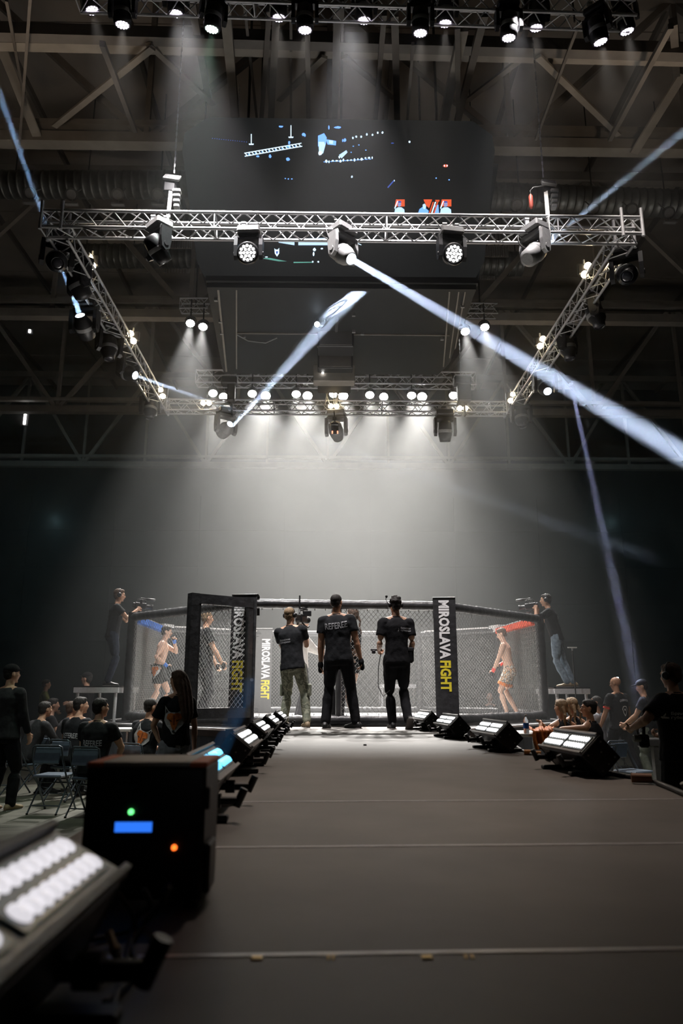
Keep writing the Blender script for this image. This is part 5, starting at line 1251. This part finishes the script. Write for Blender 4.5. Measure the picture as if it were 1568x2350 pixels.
for (i) in (0, 1):
    S, E, Wr = c2['arm'][i]; hd = (Wr - E).normalized()
    MB.build(ell(ell(MB(), c2['W'](Wr + hd * .05), Matrix.Identity(3), .040, .044, .062), c2['W'](Wr + hd * .11), Matrix.Identity(3), .034, .04, .05), 'glove', 'c_black', c2['root'])
c3 = person((px(912, 10.3), 10.3, DECK), 8, 'crew man in black with a boom headset, one heel lifted, right of the referee', 1.79, feet=((-.06, .10, 0), (.10, -.14, .03)), heel=(0, 62), toe=(0, 0), pel=(0, 0, .94), lean=(3, 0), hands=((-.20, .24, 1.05), (.20, .14, .92)), elb=((-.25, -1, -.4), (.2, -1, -.2)), grip=(1, .9), look=(6, -2), knee=((0, 1, 0), (0, 1, 0)),
            style='curly', hair='hair_dark', phones='mic', top='c_black', bottom='c_black', sleeve=.6, vox=.0085, bulk=.98)
tv_logo(c3, .10, .36, .15)
pp = c3['W'](c3['P'] + Vector((.185, .0, .02))); t = empty('belt_pouch', pp, 'black pouch on the right hip of the headset crew man', 'pouch'); MB().box(pp, (.09, .14, .2), bev=.025).build('pouch_body', 'c_black', t); MB().box(pp + Vector((.0, -.0, .08)), (.095, .145, .06), bev=.015).build('flap', 'c_charcoal', t)
hp_ = c3['W'](c3['arm'][0][2]) + Vector((-.03, .06, .0)); t = empty('remote_control', hp_, 'small black device held in the left hand of the headset crew man', 'device'); MB().box(hp_, (.16, .05, .03), bev=.008).build('device_body', 'blackm', t); MB().box(hp_ + Vector((-.04, -.01, -.03)), (.05, .04, .05), bev=.008).build('device_grip', 'blackm', t)
MB().tube([c3['W']((-.2, .12, .98)), c3['W']((-.26, .0, .80)), c3['W']((-.27, -.02, .55)), c3['W']((-.2, .0, .42)), c3['W']((-.10, .02, .50))], .006, 6).build('headset_cable', 'cable', c3['root'])
g1 = person((px(812, 11.75), 11.75, DECK + .012), 70, 'young woman fighter with a long braid, black shorts and white shoes, behind the referee', 1.76, feet=((-.06, .02, 0), (.08, -.02, 0)), hands=((-.20, .22, 1.02), (.18, .14, .95)), elb=((-.6, -1, 0), (.6, -1, 0)), fem=True, bare=False, top='c_black', sleeve=0, hem=1.13, bottom='c_short', shorts=.36, shoes='shoe_w', skin='light', hair='hair_brown', style='braid', vox=.0085, face_detail=True, bulk=.95, look=(6, -4))
poly_print(g1, [('fox_w', [(-1, -1), (1, -1), (1, 1), (-1, 1)]), ('fox_o', [(-.7, -.3), (.6, -.5), (.3, .7), (-.6, .5)])], -.06, -.10, .035, 'badge', g1['tro'], Vector((0, -1, 0)), ud=Vector((0, 0, 1)))
person((px(772, 11.65), 11.7, DECK + .012), 175, 'man in dark grey trousers mostly hidden behind the referee', 1.78, top='c_tee', bottom='c_charcoal', vox=.012, skin='tan', feet=((-.06, 0, 0), (.08, 0, 0)))
g2 = person((px(690, 13.2), 13.2, DECK + .012), -80, 'ring announcer in a white shirt holding a pale card, behind the cameraman', 1.78, hands=((-.14, .42, 1.12), (.12, .48, 1.02)), elb=((-.4, -.6, -1), (.4, -.6, -1)), grip=(.5, .4), top='c_white', bottom='c_charcoal', sleeve=2, vox=.010, hair='hair_brown', face_detail=True)
cd = g2['W'](g2['arm'][0][2]) + Vector((.11, -.02, .05)); tag(MB().box(cd, (.2, .01, .12), Matrix.Rotation(R(-12), 3, 'Y') @ Matrix.Rotation(R(-25), 3, 'X')).build('cue_card', 'txt_w'), 'pale cue card held by the ring announcer', 'card')
# --- inside the cage
g3 = person((px(468, 12.6), 12.6, DECK + .012), -72, 'man in a black shirt and black gloves seen through the open gate leaf', 1.80, hands=((-.2, .24, .88), (.22, .30, .82)), elb=((-.5, -1, 0), (.5, -1, 0)), top='c_tee', bottom='c_charcoal', skin='fair', hair='hair_fairb', style='buzz', vox=.0095, face_detail=True, bulk=1.15, sleeve=.6, look=(12, -6))
for i in (0, 1):
    S, E, Wr = g3['arm'][i]; hd = (Wr - E).normalized(); MB.build(ell(MB(), g3['W'](Wr + hd * .07), Matrix.Identity(3), .038, .038, .06), 'glove', 'c_black', g3['root'])
f1 = person((px(364, 14.5), 14.5, DECK + .012), -82, 'bare-chested fighter in fox-print shorts, one fist at his mouth, left side of the cage', 1.74, pel=(0, 0, .93), lean=(9, 0), feet=((-.08, .16, 0), (.10, -.16, 0)), hands=((-.02, .27, 1.46), (.22, .16, .97)), elb=((-.6, .2, -1), (.3, -1, 0)), grip=(1.5, 1.3), bare=True, shorts=.62, bottom='c_short', shoes=None, skin='light', hair='hair_dark', style='short', vox=.0085, face_detail=True, tape='glove_blue', look=(0, -12), bulk=1.03)
poly_print(f1, FOX, -.03, -.07, .115, 'fox_emblem', f1['tro'], Vector((0, -1, 0)), ud=Vector((0, 0, 1)))
f2 = person((px(1172, 14.9), 14.9, DECK + .012), 68, 'bare-chested fighter in pale patterned shorts looking down, right side of the cage', 1.75, pel=(0, 0, .92), lean=(9, 0), feet=((-.13, .10, 0), (.12, -.06, 0)), hands=((-.17, .30, .86), (.20, .20, 1.02)), elb=((-.8, -.6, 0), (.9, -.8, 0)), grip=(.9, 1.2), bare=True, shorts=.72, bottom='c_trunks', shoes=None, skin='light', hair='hair_brown', style='short', vox=.0085, face_detail=True, tape='glove_red', look=(4, -22), bulk=1.02)
o = f2['W'](f2['P'] + Vector((0, 0, -.2)))
for g in (0, 1):
    HH, K, A = f2['leg'][g]; MB().tube([f2['W'](lerp(HH, K, .60)), f2['W'](lerp(HH, K, .735))], [.106, .107], 16).build('hem_band', 'fox_o', f2['tro'])
# --- cameramen on the risers
RL = at(240, 1574, 13.3).z; RR_ = at(1300, 1577, 13.4).z
h1 = person((px(252, 13.7) , 13.75, RL), -74, 'cameraman in black with headphones on the left riser, filming over the cage', 1.76, hands=((-.08, .38, 1.38), (.10, .40, 1.38)), elb=((-.3, -.2, -1), (.4, -.2, -1)), grip=(1.1, 1.1), top='c_tee', bottom='c_navy', hair='hair_brown', style='short', phones=True, vox=.0095, face_detail=True, lean=(5, 0), look=(2, -6))
video_camera(h1['W']((0, .47, 1.47)), h1['D'](Vector((0, 1, -.1))), 'video camera with a long top arm aimed over the cage from the left riser', .95)
h2 = person((px(1296, 13.75), 13.8, RR_), 70, 'cameraman in blue jeans and a headset on the right riser, leaning on the cage rail', 1.74, pel=(0, .06, .94), lean=(12, 0), feet=((-.08, -.06, 0), (.10, -.16, 0)), hands=((-.08, .40, 1.46), (.09, .38, 1.42)), elb=((-.4, .3, -1), (.4, .3, -1)), grip=(1.1, 1.1), top='c_tee', bottom='c_jeans', shoes='shoe_t', hair='hair_dark', style='short', phones=True, vox=.0095, face_detail=True, look=(0, -4))
tv_logo(h2, .02, .34, .13, 'txt_w')
video_camera(h2['W']((0, .50, 1.53)), h2['D'](Vector((0, 1, -.12))), 'video camera held at eye height by the man in jeans on the right riser', .95)
# --- left audience
w1 = person((px(412, 8.6), 8.6, 0), 38, 'long-haired woman in a fox-print black T-shirt and grey trousers, standing left of the runway', 1.73, fem=True, hands=((-.10, .24, 1.0), (.26, .02, .82)), elb=((-1, -.4, -.2), (1, -.3, 0)), grip=(.6, .5), top='c_tee', bottom='c_pale_grey', hair='hair_brown', style='long', vox=.0095, sleeve=.62, bulk=1.1, look=(22, -8), hem=.84, skin='fair', face_detail=True)
poly_print(w1, FOX, .0, .25, .115, 'fox_emblem', None, Vector((0, -1, 0)), ud=Vector((0, 0, 1)))
back_text(w1, 'MIROSLAVA', 'txt_g', .04, -.035, .20, .035, .04, bend=.02)
m1 = person((px(30, 10.2), 10.2, 0), -22, 'man in a black sweater and cap standing at the left picture edge', 1.84, top='c_charcoal', bottom='c_black', shoes='shoe_t', sleeve=2, hair='hair_dark', style='buzz', cap=.6, vox=.010, bulk=1.15, hands=((-.22, .12, .82), (.22, .2, .86)), feet=((-.10, 0, 0), (.12, .12, 0)), look=(-22, 0), skin='fair')
person((px(110, 19.5), 19.5, 0), -70, 'man in an olive-yellow shirt standing far off at the left', 1.78, top='c_shirt_green', bottom='c_black', vox=.015, hair='hair_dark', sleeve=.5, hands=((-.1, .3, 1.0), (.12, .3, 1.0)))
person((px(204, 15.4), 15.4, 0), 80, 'capped man standing behind the seated people left of the cage', 1.86, top='c_black', bottom='c_black', vox=.015, cap=1, hands=((-.1, .3, 1.2), (.12, .3, 1.2)))
def chair(x, y, face, label, cloth_='c_denim'):
    t = empty('folding_chair', (x, y, 0), label, 'chair', None, rz=R(face)); Q = Matrix.Rotation(R(face), 3, 'Z'); T = lambda a, b, c: Vector((x, y, 0)) + Q @ Vector((a, b, c))
    for s_ in (-1, 1):
        MB().tube([T(s_ * .21, .24, .01), T(s_ * .205, -.08, .44), T(s_ * .20, -.20, .66), T(s_ * .19, -.23, .80), T(s_ * .15, -.235, .82)], .012, 8).build('front_frame', 'frame_m', t)
        MB().tube([T(s_ * .19, -.24, .01), T(s_ * .185, .12, .45)], .011, 8).build('rear_leg', 'frame_m', t)
        MB().rod(T(s_ * .21, .24, 0), T(s_ * .21, .24, .02), .015, 8).build('foot', 'black', t); MB().rod(T(s_ * .19, -.24, 0), T(s_ * .19, -.24, .02), .015, 8).build('foot', 'black', t)
    MB().tube([T(-.15, -.235, .82), T(.15, -.235, .82)], .012, 8).build('top_rail', 'frame_m', t)
    MB().tube([T(-.205, -.02, .36), T(.205, -.02, .36)], .009, 8).build('stretcher', 'frame_m', t); MB().tube([T(-.19, -.18, .10), T(.19, -.18, .10)], .008, 8).build('stretcher', 'frame_m', t)
    MB().box(T(0, .0, .445), (.38, .38, .035), Q, bev=.015).build('seat', 'seat_m', t)
    MB().box(T(0, -.215, .70), (.34, .02, .20), Q @ Matrix.Rotation(R(-12), 3, 'X'), bev=.008).build('backrest', 'seat_m', t)
    return t
M['frame_m'] = nmat('chair_tube', (.10, .12, .14), .35, .6, .1); M['seat_m'] = nmat('chair_vinyl', (.10, .13, .17), .32, 0, .1)
def seated(x, y, face, label, chlabel, **k):
    Q = Matrix.Rotation(R(face), 3, 'Z'); 
    if chlabel: 
        c = Vector((x, y, 0)) + Q @ Vector((0, .02, 0)); chair(c.x, c.y, face, chlabel)
    d = dict(pel=(0, 0, .565), feet=((-.12, .42, 0), (.12, .40, 0)), hands=((-.14, .36, .66), (.14, .36, .66)), elb=((-1, -.6, 0), (1, -.6, 0)), hem=.86, vox=.013)
    d.update(k); z0 = d.pop('z', 0)
    return person((x, y, z0), face, label, **d)
chair(px(148, 10.1), 10.1, -8, 'empty dark folding chair left of the effect machine, its seat catching the light')
s1 = seated(px(232, 9.8), 9.8, -14, 'seated referee with REFEREE across his back, nearest the effect machine', 'folding chair under the nearest seated referee', H=1.80, vox=.010, top='c_tee', hair='hair_dark', look=(-30, 0), bulk=1.12, lean=(6, 0))
back_text(s1, 'REFEREE', 'txt_g', .02, .27, .25, .07, .022, bend=.01)
s2 = seated(px(178, 11.2), 11.2, -25, 'second seated man with REFEREE on his back, looking right', 'folding chair under the second seated referee', H=1.82, top='c_tee', hair='hair_dark', look=(-35, 0), lean=(12, 0))
back_text(s2, 'REFEREE', 'txt_g', .02, .27, .25, .07, .022)
seated(px(150, 11.9), 11.9, -50, 'seated man with brown hair and dark jacket beyond the second referee', 'folding chair under the brown-haired seated man', H=1.74, top='c_charcoal', sleeve=2, hair='hair_brown', lean=(16, 0), skin='tan')
seated(px(78, 11.6), 11.6, -40, 'seated man in dark clothes with clasped hands beside the standing man at the left edge', 'folding chair under the man with clasped hands', H=1.78, top='c_charcoal', sleeve=2, lean=(24, 0), hands=((-.03, .50, .74), (.04, .50, .74)), grip=(1, 1))
s3 = seated(px(338, 10.4), 10.4, -30, 'seated man in a fox-print black shirt beside the standing woman', 'folding chair under the man in the fox-print shirt', H=1.80, vox=.010, top='c_tee', hair='hair_dark', style='buzz', look=(-15, -4), bulk=1.1, lean=(10, 0), hands=((-.10, .44, .70), (.16, .44, .72)))
poly_print(s3, FOX, -.03, .30, .12, 'fox_emblem', None, Vector((0, -1, 0)), rot=-20, ud=Vector((0, 0, 1)))
back_text(s3, 'MIROSLAVA', 'txt_g', .0, .09, .26, .045, .04)
seated(px(118, 13.6), 13.6, -60, 'far seated man with short dark hair behind the left row', 'folding chair of the far seated man behind the left row', H=1.76, top='c_black', lean=(8, 0), vox=.015)
# --- right audience
g_ = person((px(1418, 13.4), 13.4, 0), 24, 'bald man in a black T-shirt walking, right of the seated women', 1.74, top='c_tee', bottom='c_black', shoes='shoe_w', style='bald', skin='tan', vox=.010, feet=((-.12, .26, 0), (.14, -.24, .0)), heel=(0, 25), hands=((-.30, .16, .90), (.28, .10, .90)), look=(20, -8), bulk=1.12, face_detail=True)
back_text(g_, 'CHIMNOX', 'txt_g', .02, .42, .20, .04, .04, bend=-.02)
poly_print(g_, [('fox_w', [(-.8, .3), (-.5, .9), (0, 1), (.5, .9), (.8, .3), (.45, -.6), (.1, -1.2), (-.1, -1.2), (-.45, -.6)]), ('c_black', [(-.6, .3), (-.35, .7), (0, .8), (.35, .7), (.6, .3), (.3, -.5), (0, -1.0), (-.3, -.5)]), ('fox_w', [(-.35, .35), (.35, .35), (.1, -.1), (-.1, -.1)])], .02, .24, .08, 'crest')
S, E, Wr = g_['arm'][0]; MB().tube([g_['W'](lerp(S, E, .62)), g_['W'](lerp(S, E, .72))], .062, 12).build('arm_band', 'glove_red', g_['root'])
person((px(1480, 12.6), 12.6, 0), 60, 'bearded man in a black cap and black T-shirt behind the man at the right edge', 1.68, top='c_tee', bottom='c_olive', cap=1, style='buzz', vox=.011, hands=((-.1, .34, 1.02), (.16, .34, .98)), grip=(.9, .9), look=(8, -14), skin='fair', face_detail=True)
e1 = person((px(1548, 7.3), 7.3, 0), 24, 'crew man with headphones and black T-shirt at the right picture edge', 1.76, top='c_black', bottom='c_black', phones=True, style='short', hair='hair_brown', vox=.0095, hands=((-.36, .22, 1.16), (.20, .34, 1.1)), elb=((-1, -.3, -.6), (1, -.3, -.4)), grip=(1, 1), look=(8, -6), bulk=1.2, sleeve=.7)
tv_logo(e1, -.10, .33, .17, 'txt_w')
gm_ = at(1474, 1650, 7.3); t = empty('camera_gimbal', gm_, 'handheld camera on a metal gimbal held by the man at the right edge', 'camera')
MB().tube([gm_ + Vector((.0, 0, .02)), gm_ + Vector((-.03, 0, -.02)), gm_ + Vector((-.055, 0, -.10)), gm_ + Vector((-.05, 0, -.19)), gm_ + Vector((-.02, 0, -.23))], .012, 8).build('gimbal_arm', 'alu', t)
MB().rod(gm_ + Vector((.02, 0, .05)), gm_ + Vector((.0, 0, -.16)), .016, 10).build('grip', 'black', t); MB().box(gm_ + Vector((-.01, 0, -.2)), (.1, .09, .12), bev=.015).build('camera_body', 'blackm', t); MB().lathe(gm_ + Vector((-.05, -.03, -.18)), (-1, -.2, .1), [(0, .03), (.06, .034), (.07, .026)], 12).build('lens_barrel', 'greyp', t)
k_ = dict(fem=True, top='c_black', sleeve=0, hem=1.0, skin='tan', bottom='c_black', shorts=.5, shoes='shoe_w')
q1 = seated(px(1287, 10.3), 10.3, 18, 'seated woman with two fair braids clapping, nearest the orange cloth', 'folding chair under the clapping woman', H=1.78, hair='hair_fairb', style='braids', hands=((-.14, .30, .98), (-.05, .32, 1.0)), elb=((-.3, -.4, -1), (.3, -.4, -1)), grip=(.1, .1), look=(10, 0), **{**k_, 'vox': .0095})
q2 = seated(px(1312, 11.1), 11.1, 20, 'seated woman with fair braids behind the clapping woman', 'folding chair under the second braided woman', H=1.80, hair='hair_fairb', style='braids', look=(5, 0), **{**k_, 'vox': .011})
q3 = seated(px(1352, 9.9), 9.9, 40, 'seated dark-haired woman in a black racer vest turning her face to the cage', 'folding chair under the woman in the racer vest', H=1.78, hair='hair_dark', style='short', look=(38, 0), face_detail=True, hands=((-.06, .26, 1.02), (.04, .34, .76)), **{**k_, 'vox': .0095, 'hem': .90})
back_text(q3, 'MIROSLAVA', 'txt_g', .02, .12, .14, .025, .04)
for (q_, cc_) in ((q1, -1), (q3, 1)):
    for g in (-1, 1):
        nb = q_['nb']; MB().tube([q_['W'](nb + Vector((g * .10, -.07, -.16))), q_['W'](nb + Vector((g * .075, -.085, -.07))), q_['W'](nb + Vector((g * .07, -.03, .03))), q_['W'](nb + Vector((g * .08, .06, -.06)))], .014, 6).build('strap', 'c_black', q_['shirt'])
seated(px(1370, 13.8), 13.8, 60, 'seated man in a pale checked shirt behind the women', 'folding chair under the man in the pale shirt', H=1.80, top='c_light', sleeve=2, hair='hair_dark', style='buzz', skin='tan', vox=.013, look=(10, 0), face_detail=True)
seated(px(1402, 15.0), 15.0, 50, 'seated man in grey beyond the bald walking man', 'folding chair under the man in grey', H=1.80, top='c_light', sleeve=2, hair='hair_brown', skin='tan', vox=.015)
seated(px(1124, 19.6), 19.6, 180, 'bald seated man beyond the cage, seen through the right chain-link wall', 'folding chair under the bald man beyond the cage', H=1.86, top='c_black', style='bald', skin='light', vox=.013, sleeve=2, face_detail=True)
# --- tables, cloth, bottle, trestle
def table(x0, x1, y0, y1, z, label, mat='white'):
    t = empty('side_table', ((x0 + x1) / 2, (y0 + y1) / 2, 0), label, 'table'); MB().box(((x0 + x1) / 2, (y0 + y1) / 2, z - .02), (x1 - x0, y1 - y0, .04), bev=.006).build('table_top', mat, t)
    for x in (x0 + .05, x1 - .05):
        for y in (y0 + .05, y1 - .05): MB().rod((x, y, 0), (x, y, z - .04), .02, 8).build('leg', 'alu', t)
    return t
xa, xb = px(1160, 9.9), px(1262, 9.9); zt_ = .74
table(px(1150, 9.6), px(1250, 9.6), 9.3, 10.1, .99, 'pale side table right of the runway, under the orange cloth')
X0, X1 = px(1207, 9.5), px(1262, 9.5); nu, nvv = 26, 22; vs = []
for j in range(nvv + 1):
    for k in range(nu + 1):
        u, w = k / nu, j / nvv; x = lerp(X0, X1, u); f_ = .012 * math.sin(u * 31 + w * 2) + .010 * math.sin(u * 17 + 1 - w * 3)
        if w < .5: vs.append(Vector((x + .02 * math.sin(w * 9), 9.62 - w * .68, 1.02 + abs(f_) * 2.2 + .012 * math.sin(w * 20 + u * 9))))
        else: vs.append(Vector((x + .015 * math.sin(w * 7 + u * 3), 9.27 - .02 + f_ * 1.6, 1.025 - (w - .5) * .42)))
n_ = len(vs); vs += [v + Vector((0, .004, -.006)) for v in vs]; q_ = [(j * (nu + 1) + k, j * (nu + 1) + k + 1, (j + 1) * (nu + 1) + k + 1, (j + 1) * (nu + 1) + k) for j in range(nvv) for k in range(nu)]
oc = MB().add(vs, q_ + [tuple(i_ + n_ for i_ in f[::-1]) for f in q_], 0, True); tag(oc.build('orange_cloth', 'fox_o'), 'crumpled orange cloth lying over the pale table right of the runway', 'cloth')
b_ = Vector((px(1201, 9.4), 9.36, .99)); t = empty('water_bottle', b_, 'clear water bottle with a blue label on the table beside the orange cloth', 'bottle')
M['pet'] = nmat('clear_pet', (.5, .55, .6), .1, 0, 0); M['pet'].node_tree.nodes['Principled BSDF'].inputs['Transmission Weight'].default_value = .8
MB().lathe(b_, (0, 0, 1), [(0, .03), (.01, .034), (.15, .034), (.19, .014), (.21, .013)], 14).build('bottle_body', 'pet', t); MB().rod(b_ + Vector((0, 0, .06)), b_ + Vector((0, 0, .12)), .0355, 14).build('bottle_label', 'glove_blue', t); MB().rod(b_ + Vector((0, 0, .21)), b_ + Vector((0, 0, .225)), .015, 10).build('bottle_cap', 'white', t)
table(px(252, 10.9), px(330, 10.9), 10.4, 10.85, 1.0, 'pale side table left of the cage, beyond the seated referee')
x0 = px(1484, 8.6); t = empty('trestle', (x0 + .15, 8.7, 0), 'grey metal trestle standing behind the man at the right edge', 'trestle')
MB().box((x0 + .2, 8.7, .93), (.5, .3, .08), bev=.01).build('trestle_top', 'greyp', t); MB().box((x0 + .06, 8.6, .45), (.1, .08, .88)).build('leg', 'greyp', t); MB().box((x0 + .38, 8.8, .45), (.1, .08, .88)).build('leg', 'greyp', t)
chair(px(1440, 10.4), 10.4, -150, 'empty dark folding chair seen beside the large right led bar'); chair(px(40, 12.2), 12.2, 15, 'dark folding chair behind the man at the left edge')
# T-stand with a small lamp, phone held up
tpos = Vector((px(1322, 13.2), 13.2, 0)); t = empty('monitor_stand', tpos, 'thin black stand with a pale cross bar beside the right riser', 'stand'); zt2 = at(1322, 1486, 13.2).z
MB().rod(tpos, tpos + Vector((0, 0, zt2)), .012, 8).build('pole', 'black', t); MB().box(tpos + Vector((0, 0, zt2)), (.16, .03, .02)).build('cross_bar', 'white', t); MB().box(tpos + Vector((0, 0, zt2 - .03)), (.02, .02, .05)).build('clamp', 'white', t)
for a in (0, 2.1, 4.2): MB().rod(tpos + Vector((0, 0, .25)), tpos + Vector((.3 * math.cos(a), .3 * math.sin(a), .01)), .01, 6).build('leg', 'black', t)
p_ = at(1417, 1558, 15.5); t = empty('floor_lamp', (p_.x, p_.y, 0), 'small blue-white lamp on a thin pole behind the bald man', 'lamp'); MB().box(p_, (.06, .03, .07), bev=.01).build('lamp_head', 'lens_b', t); MB().rod((p_.x, p_.y, 0), p_ - Vector((0, 0, .03)), .01, 6).build('pole', 'black', t); MB().rod((p_.x, p_.y, 0), (p_.x, p_.y, .03), .15, 12).build('base', 'black', t)

bpy.data.scenes.remove(BENCH)
